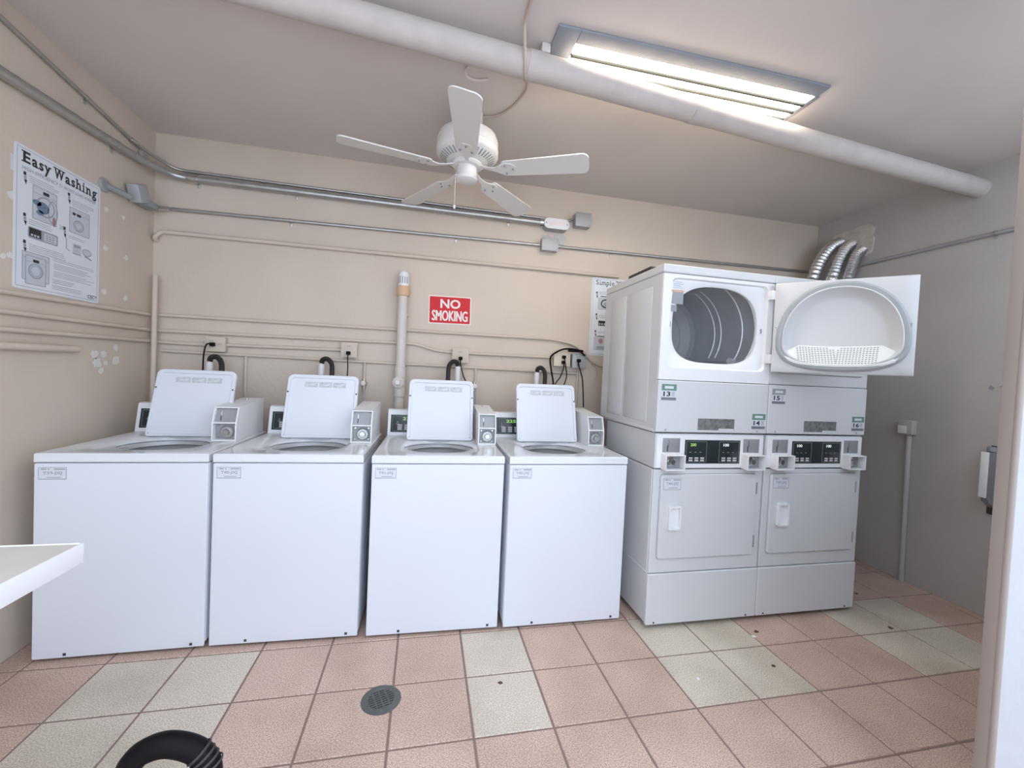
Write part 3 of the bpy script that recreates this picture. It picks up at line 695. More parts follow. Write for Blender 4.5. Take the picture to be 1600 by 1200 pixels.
        pencil(.048, .318); scribble(.068, .2, .318, 3, seed=12); slab(ink, .068, .17, .235, .275, .0021, .0026)
        for a in range(5): slab(light, .074 + a * .02, .084 + a * .02, .242, .256, .0026, .003)
        flush('step_drawing')
        pencil(.046, .186); scribble(.066, .2, .188, 2, seed=13); slab(ink, .062, .18, .150, .156, .0021, .0026)
        machine(.040, .170, .045, .145); disc(maroon, (.095, .115), .018, .022, .0026, .003); slab(grey, .06, .15, .05, .075, .0026, .003)
        flush('step_drawing')
        scribble(.21, .44, .45, 8, .012, seed=14); scribble(.21, .44, .30, 8, .012, seed=15); flush('fine_print')
    return t
t = poster('Easy Washing instruction poster with machine drawings on the left wall', lambda u, v, d: Vector((LX + d, .394 + u, 1.6 + v)), (LX, .628, 1.6), '')
MB().box(LX + .0004, LX + .0012, .380, .40, 2.085, 2.15).build('tape', M['stick'], t)
poster('instruction poster on the back wall half hidden by the tall dryers', lambda u, v, d: Vector((.719 + u, BY - d, 1.5 + v)), (.95, BY, 1.5), '', full=False)

# ================================================================ WASHERS
WW, WD = .654, .70
WZ = .904
def sticker(root, x0, x1, z0, z1, y, code):
    mb = MB(); mb.box(x0, x1, y - .0006, y + .0004, z0, z1); s_ = mb.build('id_sticker', M['stick'], root)
    mb = MB(); e = .003
    for (a, b, c, d_) in ((x0, x1, z0, z0 + e), (x0, x1, z1 - e * .7, z1), (x0, x0 + e * .7, z0, z1), (x1 - e * .7, x1, z0, z1)): mb.box(a, b, y - .001, y - .0005, c, d_)
    w_, h_ = x1 - x0, z1 - z0
    mb.box(x0 + w_ * .08, x0 + w_ * .28, y - .001, y - .0005, z1 - h_ * .2, z1 - h_ * .1); mb.box(x0 + w_ * .55, x0 + w_ * .95, y - .001, y - .0005, z1 - h_ * .2, z1 - h_ * .1)
    mb.cyl((x0 + w_ * .36, y - .001, z1 - h_ * .16), (x0 + w_ * .36, y - .0005, z1 - h_ * .16), h_ * .06, n=10)
    mb.box(x0 + w_ * .3, x0 + w_ * .8, y - .001, y - .0005, z0 + h_ * .14, z0 + h_ * .2)
    text_into(mb, code, x0 + w_ * .16, x0 + w_ * .84, z0 + h_ * .34, z0 + h_ * .66, lambda u, v: (u, y - .0011, v), .02)
    mb.build('sticker_print', M['inkg'], s_)

def rect_ray(c, x0, x1, y0, y1, n):
    out = []
    for i in range(n):
        t = 2 * math.pi * i / n; dx, dy = math.cos(t), math.sin(t); k = 1e9
        if dx > 1e-9: k = min(k, (x1 - c[0]) / dx)
        if dx < -1e-9: k = min(k, (x0 - c[0]) / dx)
        if dy > 1e-9: k = min(k, (y1 - c[1]) / dy)
        if dy < -1e-9: k = min(k, (y0 - c[1]) / dy)
        out.append([c[0] + dx * k, c[1] + dy * k])
    for q in ((x0, y0), (x0, y1), (x1, y0), (x1, y1)):
        j = min(range(n), key=lambda i: (out[i][0] - q[0]) ** 2 + (out[i][1] - q[1]) ** 2); out[j] = list(q)
    return out
def sup(c, a, b, n_, n, nb=None, bb=None):
    out = []
    for i in range(n):
        t = 2 * math.pi * i / n; e_ = n_ if math.sin(t) >= 0 or nb is None else nb
        b_ = b if math.sin(t) >= 0 or bb is None else bb
        k = (abs(math.cos(t) / a) ** e_ + abs(math.sin(t) / b_) ** e_) ** (-1 / e_); out.append([c[0] + k * math.cos(t), c[1] + k * math.sin(t)])
    return out

def washer(idx, x, y, rot, label, code, ldx=0.0, cdx=0.0):
    c_, s_ = math.cos(rot), math.sin(rot); ox, oy = WW / 2, WD / 2
    t = thing('washing_machine', label, 'washing machine', (x + ox * c_ - oy * s_, y + ox * s_ + oy * c_, 0), rot, origin=(ox, oy, 0), group='top-loading washers along the back wall')
    # cabinet: four walls
    mb = MB(); zb, zt = .03, .862
    ol = rrect(0, WW, .004, WD, .006, 3)
    il = rrect(.012, WW - .012, .016, WD - .012, .004, 3)
    mb.loft([[(a, b, zb) for a, b in ol], [(a, b, zt) for a, b in ol], [(a, b, zt) for a, b in il], [(a, b, zb) for a, b in il], [(a, b, zb) for a, b in ol]])
    mb.box(.01, WW - .01, .02, WD - .01, .035, .045)
    mb.build('cabinet', M['white'], t)
    fp = MB().box(.001, WW - .001, -.006, .0045, .012, .860, .005, 3).build('front_panel', M['white'], t, wn=True)
    mb = MB()
    for sx in (.155, .60) if idx != 1 else (.12, .60): MB().box(sx - .006, sx + .006, -.0075, -.0058, .022, .034, .001).build('clip', M['dark'], fp)
    for (a, b) in ((.06, .06), (WW - .06, .06), (.06, WD - .06), (WW - .06, WD - .06)):
        MB().lathe((a, b, 0), [(.001, .0005), (.02, .0005), (.022, .006), (.01, .012), (.008, .036), (.001, .036)], n=14).build('foot', M['rubber'], t)
    # deck with funnel-shaped well
    n = 96; C = (.325, .285); mb = MB()
    R_ = lambda p, z: [(a, b, z) for a, b in p]
    o0 = rect_ray(C, .0, WW, -.004, WD, n); o1 = rect_ray(C, .004, WW - .004, .0, WD - .004, n)
    w0 = [[a, b] for a, b in sup((.325, .265), .215, .190, 7, n)]; w1 = sup((.325, .268), .205, .178, 6, n); c1 = sup((.325, .29), .192, .165, 2.2, n); c2 = sup((.325, .292), .190, .163, 2, n)
    mb.loft([R_(o0, .866), R_(o0, WZ - .005), R_(o1, WZ - .0005), R_(w0, WZ), R_(w1, WZ - .006), R_(c1, WZ - .010), R_(c2, WZ - .014), R_(c2, WZ - .020)])
    mb.build('top_deck', M['deck'], t, wn=False)
    mb = MB(); mb.lathe((.325, .295, 0), [(.195, WZ - .022), (.176, WZ - .024), (.174, WZ - .045), (.205, WZ - .05), (.21, WZ - .08), (.21, .45), (.19, .42), (.05, .42), (.045, .60), (.001, .61)], n=48)
    mb.build('wash_tub', M['tub'], t)
    # console
    def prof(z): return .612 + (z - WZ) * .18
    zc = 1.068; mb = MB(); x0, x1 = .004, .535
    pr = [(prof(WZ), WZ + .0005), (prof(1.05), 1.05), (prof(1.05) + .006, zc - .004), (prof(zc) + .016, zc), (WD - .012, zc), (WD - .004, zc - .012), (WD - .004, WZ + .0005)]
    mb.loft([[(x0, a, b) for a, b in pr], [(x0 + .004, a, b) for a, b in pr], [(x1, a, b) for a, b in pr]], True, True)
    con = mb.build('console', M['plastic'], t)
    X = Matrix.Translation((0, prof(WZ), WZ)) @ Matrix.Rotation(-math.atan(.18), 4, 'X')
    P = lambda d: (lambda u, v: (u, -d, v))
    mb = MB(); mb.box(.022, .36, -.0015, .001, .022, .132, .0006); cp_ = mb.build('control_panel', M['panel'], t, xf=X)
    mb = MB()
    for (a, b, c, d_) in ((.032, .35, .030, .0315), (.032, .35, .123, .1245), (.032, .0335, .03, .124), (.3485, .35, .03, .124)): mb.box(a, b, -.0022, -.0014, c, d_)
    mb.build('panel_outline', M['line'], cp_, xf=X)
    mb = MB(); text_into(mb, '225', .095, .16, .098, .117, P(.0024), .02); mb.build('digital_display', M['led'], cp_, xf=X)
    for a in range(4):
        mb = MB()
        for b in range(3): mb.box(.064 + a * .043, .092 + a * .043, -.003, -.0014, .036 + b * .0125, .046 + b * .0125, .001)
        mb.build('button', M['button'], cp_, xf=X)
    mb = MB(); text_into(mb, 'A', .058, .070, .078, .092, P(.0024)); mb.box(.054, .076, -.0022, -.0014, .072, .075); mb.build('symbol', M['line'], cp_, xf=X)
    # open lid
    X = Matrix.Translation((0, .438, WZ + .006)) @ Matrix.Rotation(-R(16.5), 4, 'X')
    LH = .372; lx0, lx1 = .135 + ldx, .525 + ldx; ol = rrect(lx0, lx1, 0, LH, .03, 6, (.5, 1, 1, .5)); il = rrect(lx0 + .014, lx1 - .014, .012, LH - .018, .022, 6, (.5, 1, 1, .5))
    i2 = rrect(lx0 + .017, lx1 - .017, .015, LH - .021, .02, 6, (.5, 1, 1, .5))
    f = lambda p, d: [(a, d, b) for a, b in p]
    mb = MB(); mb.loft([f(i2, .006), f(il, .0), f(ol, .0), f(rrect(lx0 - .003, lx1 + .003, -.002, LH + .003, .032, 6, (.5, 1, 1, .5)), .004), f(rrect(lx0 - .003, lx1 + .003, -.002, LH + .003, .032, 6, (.5, 1, 1, .5)), .018), f(ol, .022)], True, True)
    lid = mb.build('lid', M['white'], t, xf=X)
    mb = MB(); k0 = lx0 + .092
    for k in range(3):
        a = k0 + k * .078; fs_ = MB().box(a, a + .072, .0050, .0062, LH - .072, LH - .040).build('instruction_sticker', M['faint'], lid, xf=X)
    mb = MB()
    for k in range(3):
        a = k0 + k * .078; mb = MB(); mb.poly([(a + .01, .0045, LH - .060), (a + .05, .0045, LH - .052), (a + .064, .0045, LH - .044), (a + .052, .0045, LH - .064)], (0, -.0004, 0)); mb.build('sticker_drawing', M['stick'], lid, xf=X)
    mb = MB()
    for a, z in ((lx0 + .006, LH - .105), (lx1 - .006, LH - .108)): MB().cyl((a, -.002, z), (a, .002, z), .0045, n=10).build('lid_bumper', M['dark'], lid, xf=X)
    for a in (lx0 + .012, lx1 - .012): MB().cyl((a, -.002, .014), (a, .002, .014), .003, n=10).build('screw', M['sgrey'], lid, xf=X)
    for a in (lx0 + .03, lx1 - .03): MB().cyl((a - .02, .446, WZ + .004), (a + .02, .446, WZ + .004), .006, n=10).build('lid_hinge', M['steel'], t)
    # coin box
    cx0, cx1 = .547 + cdx, .652 + cdx * .6; pr = [(.315, WZ + .0005), (.318, 1.0), (.350, 1.083), (WD - .006, 1.108), (WD - .006, WZ + .0005)]
    mb = MB(); e = .006
    # side plates, top, back as an open-front housing
    for a, b in ((cx0, cx0 + e), (cx1 - e, cx1)): mb.loft([[(a, p, q) for p, q in pr], [(b, p, q) for p, q in pr]], True, True)
    mb.loft([[(cx0 + e, p, q) for p, q in ((.350, 1.083), (WD - .006, 1.108), (WD - .006, 1.100), (.352, 1.076))], [(cx1 - e, p, q) for p, q in ((.350, 1.083), (WD - .006, 1.108), (WD - .006, 1.100), (.352, 1.076))]], True, True)
    mb.box(cx0 + e, cx1 - e, WD - .016, WD - .006, WZ + .0005, 1.1)
    mb.box(cx0 + e, cx1 - e, .320, .37, .998, 1.004); mb.box(cx0 + e, cx1 - e, .316, .37, WZ + .0005, .912)
    cb = mb.build('coin_box', M['plastic'], t)
    mb = MB(); q = [(.338, 1.004), (.366, 1.078), (.372, 1.078), (.344, 1.004)]
    mb.loft([[(cx0 + e, a, b) for a, b in q], [(cx1 - e, a, b) for a, b in q]], True, True); mb.build('slot_plate', M['slotplate'], cb)
    mb = MB(); XS = Matrix.Translation((cx0 + .032, .338, 1.004)) @ Matrix.Rotation(-math.atan2(.028, .074), 4, 'X')
    mb.box(-.002, .002, -.0015, .001, .008, .032); mb.build('coin_slot', M['dark'], cb, xf=XS)
    mb = MB(); mb.box(-.003, .001, -.003, .001, .036, .066, .0008); mb.build('slot_guide', M['chrome'], cb, xf=XS)
    mb = MB(); mb.box(cx0 + e, cx1 - e, .350, .356, .912, .998); mb.build('lock_plate', M['slotplate'], cb)
    mc = ((cx0 + cx1) / 2 + .004, .350, .950)
    MB().lathe(mc, [(.001, -.010), (.030, -.010), (.036, -.004), (.036, .001)], axis='Y', n=8).build('lock_ring', M['steel'], cb)
    MB().lathe(mc, [(.001, -.022), (.014, -.022), (.017, -.018), (.017, -.008)], axis='Y', n=20).build('lock', M['chrome'], cb)
    for a, z in ((cx0 + .02, .985), (cx1 - .02, .985), (cx0 + .02, .922), (cx1 - .02, .922)): MB().cyl((a, .343, z), (a, .351, z), .004, n=10).build('screw', M['chrome'], cb)
    MB().cyl((cx0 + .05, .62, 1.102), (cx0 + .05, .62, 1.112), .006, n=10).build('top_bolt', M['chrome'], cb)
    sticker(t, .018, .118, .792, .844, -.0064, code)
    return t
washer(1, -2.1301, .3480 + .006, .004, 'leftmost white top-loading washer, sticker T39-JXJ, beside the left wall', 'T39-JXJ', .016, -.028)
washer(2, -1.459, .349 + .006, -.0204, 'second washer from the left, sticker T40-JXJ, left of the vertical drain pipe', 'T40-JXJ', 0, -.016)
washer(3, -.7664, .3259 + .006, -.0218, 'third washer from the left, sticker T41-JXJ, below the red sign', 'T41-JXJ')
washer(4, -.0872, .3042 + .006, -.0054, 'rightmost white washer, sticker T42-JXJ, next to the stacked dryers', 'T42-JXJ', 0, .006)

# ================================================================ STACKED DRYERS
DW, DD = .683, .70
def coin_unit(t, x0):
    mb = MB(); mb.box(x0, x0 + .102, -.0035, -.001, .950, 1.026, .0006); sp = mb.build('slot_plate', M['slotplate'], t)
    mb = MB(); mb.box(x0 + .026, x0 + .032, -.0050, -.0030, .955, .990, .0006); mb.build('coin_slot', M['dark'], sp)
    mb = MB(); mb.box(x0 + .030, x0 + .034, -.007, -.003, .988, 1.018, .0006); mb.box(x0 + .024, x0 + .034, -.008, -.003, .985, .990, .0006); mb.build('slot_guide', M['chrome'], sp)
    a, b = x0 - .006, x0 + .108; z0, z1 = .862, .944; e = .005; yf = -.052
    mb = MB(); mb.box(a, a + e, yf, 0, z0, z1, .0015); mb.box(b - e, b, yf, 0, z0, z1, .0015); mb.box(a + e, b - e, yf, 0, z0, z0 + e, .001); mb.box(a + e, b - e, yf, 0, z1 - e, z1, .001)
    cb = mb.build('coin_box', M['plastic'], t)
    MB().box(a + e, b - e, -.008, -.002, z0 + e, z1 - e).build('back_plate', M['slotplate'], cb)
    MB().lathe(((a + b) / 2, -.008, .902), [(.001, -.02), (.013, -.02), (.016, -.016), (.018, -.002), (.026, -.001), (.028, .001)], axis='Y', n=18).build('lock', M['chrome'], cb)
def number_sticker(t, x0, x1, z0, z1, txt, topm):
    y = -.0062; mb = MB(); mb.box(x0, x1, y - .0008, y + .0005, z0, z1); s_ = mb.build('number_sticker', M['stick'], t)
    h = z1 - z0; w_ = x1 - x0
    MB().box(x0, x1, y - .0012, y - .0007, z1 - .4 * h, z1).build('header_band', M[topm], s_)
    MB().box(x0, x1, y - .0012, y - .0007, z0, z0 + .17 * h).build('footer_band', M['slate'], s_)
    mb = MB(); text_into(mb, txt, x0 + w_ * .12, x0 + w_ * .60, z0 + .24 * h, z0 + .54 * h, lambda u, v: (u, y - .0013, v), .03); mb.build('number', M['ink'], s_)
    mb = MB()
    for k in range(4): mb.box(x0 + w_ * .68, x0 + w_ * .9, y - .0013, y - .0007, z0 + (.25 + .08 * k) * h, z0 + (.29 + .08 * k) * h)
    mb.build('small_print', M['inkg'], s_)
    mb = MB(); mb.box(x0 + w_ * .2, x0 + w_ * .8, y - .0017, y - .0011, z1 - .28 * h, z1 - .12 * h); mb.build('logo_band', M['stick'], s_)

def dryer(x, label, nums, code, open_door, disp, band):
    t = thing('stacked_dryer', label, 'dryer', (x + DW / 2, .21 + DD / 2, 0), 0, origin=(DW / 2, DD / 2, 0), group='stacked coin dryers')
    MB().box(0, DW, .012, DD, .03, .858, .006).build('lower_cabinet', M['dwhite'], t, wn=True)
    for (a, b) in ((.06, .08), (DW - .06, .08), (.06, DD - .06), (DW - .06, DD - .06)):
        MB().lathe((a, b, 0), [(.001, .0005), (.02, .0005), (.022, .006), (.01, .012), (.008, .036), (.001, .036)], n=14).build('foot', M['rubber'], t)
    tp = MB().box(-.001, DW - .002, -.008, .014, .022, .298, .007, 3).build('toe_panel', M['dwhite'], t, wn=True)
    for sx in (.046, .615): MB().cyl((sx, -.0095, .036), (sx, -.007, .036), .005, n=10).build('screw', M['dark'], tp)
    MB().box(.004, DW - .004, -.001, .014, .301, .858, .005, 3).build('front_panel', M['dwhite'], t, wn=True)
    def door_slab(nm, x0, x1, z0, z1, y0, th):
        ol = rrect(x0, x1, z0, z1, .018, 6); i_ = rrect(x0 + .003, x1 - .003, z0 + .003, z1 - .003, .016, 6); g_ = rrect(x0 - .005, x1 + .005, z0 - .005, z1 + .005, .022, 6)
        o = MB().loft([[(a, y0 + .001, b) for a, b in ol], [(a, y0 - th + .003, b) for a, b in ol], [(a, y0 - th, b) for a, b in i_]], True, True).build(nm, M['dwhite'], t)
        MB().loft([[(a, y0 + .0005, b) for a, b in g_], [(a, y0 - .0006, b) for a, b in g_]], True, True).build('door_gap', M['gasket'], o)
        return o
    dr = door_slab('dryer_door', .044, .632, .380, .832, -.001, .012)
    hz0, hz1, hx0, hx1 = .540, .668, .090, .162; mb = MB()
    ol = rrect(hx0, hx1, hz0, hz1, .010, 4); il = rrect(hx0 + .010, hx1 - .008, hz0 + .010, hz1 - .010, .006, 4)
    F_ = lambda p, y: [(a, y, b) for a, b in p]
    mb.loft([F_(ol, -.012), F_(ol, -.030), F_(il, -.030), F_(il, -.014)], False, True); mb.build('handle', M['plastic'], dr)
    for z in (.72, .42):
        mb = MB(); mb.box(.634, .641, -.010, .001, z, z + .065, .001)
        for k in range(5): mb.box(.6335, .6415, -.011, -.009, z + .006 + k * .012, z + .011 + k * .012)
        mb.build('hinge', M['sgrey'], dr)
    sticker(t, .056, .160, .752, .815, -.0132, code)
    # control section
    MB().box(.006, DW - .006, .004, .60, .862, 1.05, .005, 2).build('control_section', M['dwhite'], t, wn=True)
    cf = MB().box(.012, DW - .012, -.002, .006, .866, 1.044, .003, 2).build('control_fascia', M['plastic'], t, wn=True)
    dp = MB().box(.178, .520, -.0035, -.001, .890, 1.018, .0008).build('control_panel', M['panel'], t)
    for s0, num, lm in ((.186, disp[0], disp[2]), (.388, disp[1], 'ledw')):
        s1 = s0 + .125; mb = MB()
        for (a, b, c, d_) in ((s0, s1, .898, .8995), (s0, s1, 1.009, 1.0105), (s0, s0 + .0015, .898, 1.01), (s1 - .0015, s1, .898, 1.01)): mb.box(a, b, -.0042, -.0034, c, d_)
        mb.build('panel_outline', M['line'], dp)
        mb = MB(); text_into(mb, num, s0 + .025, s0 + .060, .984, 1.0, lambda u, v: (u, -.0043, v), .02); mb.build('digital_display', M[lm], dp)
        for k in range(3):
            mb = MB(); mb.box(s0 + .018 + k * .035, s0 + .042 + k * .035, -.0048, -.0034, .916, .924, .0008); mb.box(s0 + .018 + k * .035, s0 + .042 + k * .035, -.0048, -.0034, .903, .912, .0008)
            mb.build('button', M['button'], dp)
        mb = MB()
        for k in range(3): mb.box(s0 + .022 + k * .03, s0 + .032 + k * .03, -.0042, -.0034, .950, .953)
        mb.build('indicator_marks', M['line'], dp)
    coin_unit(t, .046); coin_unit(t, .540)
    # upper machine
    n = 128
    if open_door:
        mb = MB(); e = .006
        mb.box(0, e, .012, DD, 1.055, 1.893); mb.box(DW - e, DW, .012, DD, 1.055, 1.893); mb.box(e, DW - e, DD - e, DD, 1.055, 1.893); mb.box(e, DW - e, .012, DD - e, 1.055, 1.061)
        mb.build('upper_cabinet', M['dwhite'], t)
    else: MB().box(0, DW, .012, DD, 1.055, 1.893, .005).build('upper_cabinet', M['dwhite'], t, wn=True)
    for a, b in ((.10, .37), (.40, .60)): MB().box(-.003, .001, a, b, 1.10, 1.84, .003).build('side_panel', M['dwhite'], t)
    for a, b in ((1.058, 1.075), (.30, .306)): MB().box(-.002, .001, .02, DD - .01, a, b, .001).build('side_trim', M['dwhite'], t)
    ap = MB().box(.001, DW - .001, -.005, .014, 1.058, 1.333, .006, 3).build('access_panel', M['dwhite'], t, wn=True)
    for sx in (.055, .62): MB().cyl((sx, -.0065, 1.071), (sx, -.004, 1.071), .0045, n=10).build('screw', M['sgrey'], ap)
    MB().box(.246, .472, -.0058, -.004, 1.073, 1.135).build('info_plate', M['splate'], ap)
    MB().box(.375, .47, -.0064, -.0055, 1.073, 1.082).build('info_strip', M['stick'], ap)
    (a0, n0), (a1, n1) = nums
    number_sticker(t, .020, .106, 1.228, 1.312, n0, band[0]); number_sticker(t, .582, .668, 1.085, 1.168, n1, band[1])
    td = MB().box(-.003, DW + .001, -.004, DD + .002, 1.895, 1.941, .008, 3).build('top_lid', M['dwhite'], t, wn=True)
    if open_door:
        C = (.3475, 1.637); mb = MB(); Y = lambda p, y: [(a, y, b) for a, b in p]
        o0 = rect_ray(C, .001, DW - .001, 1.336, 1.892, n); r0 = sup(C, .298, .237, 22, n); r1 = sup(C, .292, .231, 18, n)
        hC = (.337, 1.64); h0 = sup(hC, .268, .212, 2.5, n, 3.4); h1 = sup(hC, .262, .206, 2.5, n, 3.4)
        mb.loft([Y(o0, .012), Y(o0, -.001), Y(r0, -.001), Y(r1, .012), Y(h0, .015), Y(h1, .020), Y(h1, .032)])
        ff = mb.build('front_frame', M['plastic'], t)
        mb = MB(); rad = .295; prof = [(.262, .030), (rad - .01, .032), (rad, .045)]
        for k, yy in enumerate((.16, .34, .40)):
            prof += [(rad, yy - .006), (rad - .005, yy - .002), (rad - .005, yy + .002), (rad, yy + .006)]
        prof += [(rad, .60), (rad - .02, .625), (.20, .628), (.19, .618), (.05, .618), (.001, .612)]
        dm = mb.lathe((.334, 0, 1.628), prof, axis='Y', n=72).build('drum', M['drum'], t)
        for k in range(3):
            a = R(200 + 120 * k); mb = MB(); ca, sa = math.cos(a), math.sin(a); pr = []
            for r_, w_ in ((rad - .001, .035), (rad - .05, .012)):
                for s2 in (-1, 1): pr.append((.334 + r_ * ca - s2 * w_ * sa, 1.628 + r_ * sa + s2 * w_ * ca))
            pr = [pr[0], pr[2], pr[3], pr[1]]
            mb.loft([[(a_, .14, b_) for a_, b_ in pr], [(a_, .59, b_) for a_, b_ in pr]], True, True); mb.build('drum_baffle', M['drum'], dm)
        # labels in the opening
        l1 = MB().box(.054, .128, .0125, .0137, 1.738, 1.808).build('warning_label', M['sgrey'], ff)
        MB().box(.054, .128, .0118, .0128, 1.80, 1.812).build('label_header', M['orange'], l1)
        MB().box(.052, .092, .0122, .0134, 1.697, 1.732).build('small_label', M['sgrey'], ff)
        mb = MB()
        for k, wd in enumerate((.05, .06, .045, .055)): mb.box(.066, .066 + wd, .0092, .0112, 1.852 - k * .010, 1.855 - k * .010)
        mb.build('label_print', M['inkl'], ff)
        MB().box(.055, .062, .0095, .0135, 1.615, 1.645, .001).build('latch', M['sgrey'], ff); MB().box(.616, .625, .0095, .0135, 1.615, 1.640, .001).build('latch', M['sgrey'], ff)
        # open door, hinged on the right side of the opening
        hx, hy = 1.3255 - x, .178 - .21
        ang = math.atan2(-.694, .72)
        D = Matrix.Translation((hx, hy, 1.405)) @ Matrix.Rotation(ang, 4, 'Z')
        # door space: +X along width, -Y towards the room (inner face), Z up
        Wd, Hd = .578, .482
        mb = MB(); ol = rrect(0, Wd, 0, Hd, .020, 6); i_ = rrect(.004, Wd - .004, .004, Hd - .004, .018, 6)
        dcen = (.290, .238)
        N = 112
        def dshape(k, dz=0): return sup((dcen[0] - .001, .165), .268 - k, .301 - k, 2.15, N, 2.6, .149 - k)
        dcen = (.289, .165)
        o0 = rect_ray(dcen, .004, Wd - .004, .004, Hd - .004, N)
        oe = rect_ray(dcen, 0, Wd, 0, Hd, N)
        Yd = lambda p, y: [(a, y, b) for a, b in p]
        mb.loft([Yd(oe, .030), Yd(oe, .003), Yd(o0, .0), Yd(dshape(-.004), .0)], True, False)
        door = mb.build('open_door', M['dwhite'], t, xf=D)
        MB().loft([Yd(dshape(-.006), .001), Yd(dshape(-.004), -.012), Yd(dshape(.006), -.020), Yd(dshape(.020), -.018), Yd(dshape(.022), -.014)]).build('door_gasket', M['gasket'], door, xf=D)
        mb = MB(); mb.loft([Yd(dshape(.020), -.014), Yd(dshape(.022), -.022), Yd(dshape(.028), -.024), Yd(dshape(.040), -.004), Yd(dshape(.062), .020), Yd(dshape(.085), .026)], False, True)
        mb.build('door_liner', M['dwhite'], door, xf=D)
        # lint screen shelf
        mb = MB(); A_ = [(.044, -.018, .098), (.075, -.021, .072), (.115, -.023, .056), (.19, -.025, .046), (.290, -.025, .043), (.39, -.025, .046), (.465, -.023, .056), (.505, -.021, .072), (.532, -.018, .098)]
        B_ = [(.046, -.014, .104), (.080, -.002, .122), (.120, .010, .147), (.20, .013, .143), (.290, .014, .141), (.38, .013, .143), (.46, .010, .147), (.500, -.002, .122), (.530, -.014, .104)]
        mb.loft([A_, B_, [(a, b + .004, c - .008) for a, b, c in B_], [(a, b + .002, c - .010) for a, b, c in A_], A_], closed=False); ls = mb.build('lint_screen', M['lint'], door, xf=D)
        mb = MB()
        for i in range(26):
            for j in range(9):
                u = .118 + i * .0128 + (j - 4) * .0012 * (-1 if i < 13 else 1); s2 = (j + .8) / 10
                if 11 <= i <= 13 and j == 8: continue
                # interpolate the shelf surface
                def at(Lp, uu):
                    for p, q in zip(Lp, Lp[1:]):
                        if p[0] <= uu <= q[0]:
                            k = (uu - p[0]) / (q[0] - p[0]); return Vector(p) * (1 - k) + Vector(q) * k
                    return Vector(Lp[-1])
                p = at(A_, u) * (1 - s2) + at(B_, u) * s2; dv = (at(B_, u) - at(A_, u)).normalized() * .0019; du = Vector((.0038, 0, 0))
                mb.poly([p - du - dv + Vector((0, -.0004, .0006)), p + du - dv + Vector((0, -.0004, .0006)), p + du + dv + Vector((0, -.0004, .0006)), p - du + dv + Vector((0, -.0004, .0006))], (0, -.0001, .0002))
        mb.build('screen_holes', M['hole'], ls, xf=D)
        mb = MB(); mb.box(Wd - .032, Wd - .020, -.012, .001, .232, .252, .002); mb.build('door_strike', M['sgrey'], door, xf=D)
        
        for a, b in ((.012, .24), (.018, .230)): MB().cyl((a, -.002, b), (a, .001, b), .003, n=10).build('screw', M['sgrey'], door, xf=D)
        for z in (1.45, 1.80): MB().box(.640, .662, -.03, .0, z, z + .05, .002).build('door_hinge', M['plastic'], t)
    else:
        MB().box(.001, DW - .001, -.001, .014, 1.336, 1.892, .005, 3).build('front_frame', M['dwhite'], t, wn=True)
        ud = door_slab('dryer_door', .050, .640, 1.402, 1.872, -.001, .012)
        mb = MB(); ol = rrect(.09, .162, 1.57, 1.70, .010, 4); il = rrect(.10, .154, 1.58, 1.69, .006, 4)
        mb.loft([F_(ol, -.012), F_(ol, -.030), F_(il, -.030), F_(il, -.014)], False, True); mb.build('handle', M['plastic'], ud)
    return t
dryer(.6667, 'stacked coin dryer numbered 13 and 14 with its upper door swung open', ((0, '13'), (0, '14')), 'T44-JXJ', True, ('200', '100', 'led'), ('green', 'green'))
dryer(.6667 + .6845, 'stacked coin dryer numbered 15 and 16 at the right, mostly behind the open door', ((0, '15'), (0, '16')), 'T45-JXJ', False, ('100', '100', 'ledw'), ('sgrey', 'green'))
mb = MB(); mb.box(.675, .80, .36, .62, 1.9412, 1.962, .003); o = mb.build('flat_dark_tray', M['rubber']); tag(o, 'thin dark flat tray lying on top of the stacked dryers, along the left edge', 'tray')

# ================================================================ FOIL DUCTS
def duct(pts, label, r_=.047):
    path = spline(pts, 22); o = MB().tube(path, r_, n=24, rf=lambda i: r_ * (1.0, .93, .84, .93)[i % 4]).build('foil_duct', M['foil'])
    tag(o, label, 'duct', 'foil exhaust ducts behind the dryers')
duct([(2.10, 1.16, 1.35), (2.40, 1.12, 1.85), (2.545, 1.10, 2.19), (2.625, 1.10, 2.37), (2.72, 1.10, 2.49), (2.806, 1.09, 2.54)], 'leftmost of the foil dryer ducts bending into the right wall')
duct([(2.25, 1.07, 1.35), (2.53, 1.03, 1.88), (2.645, 1.01, 2.20), (2.70, 1.01, 2.35), (2.755, 1.0, 2.45), (2.806, .99, 2.50)], 'middle foil dryer duct bending into the right wall')
duct([(2.38, .97, 1.35), (2.62, .94, 1.9), (2.70, .93, 2.18), (2.725, .92, 2.29), (2.757, .91, 2.385), (2.806, .90, 2.43)], 'rightmost of the foil dryer ducts, closest to the wall conduit', .040)

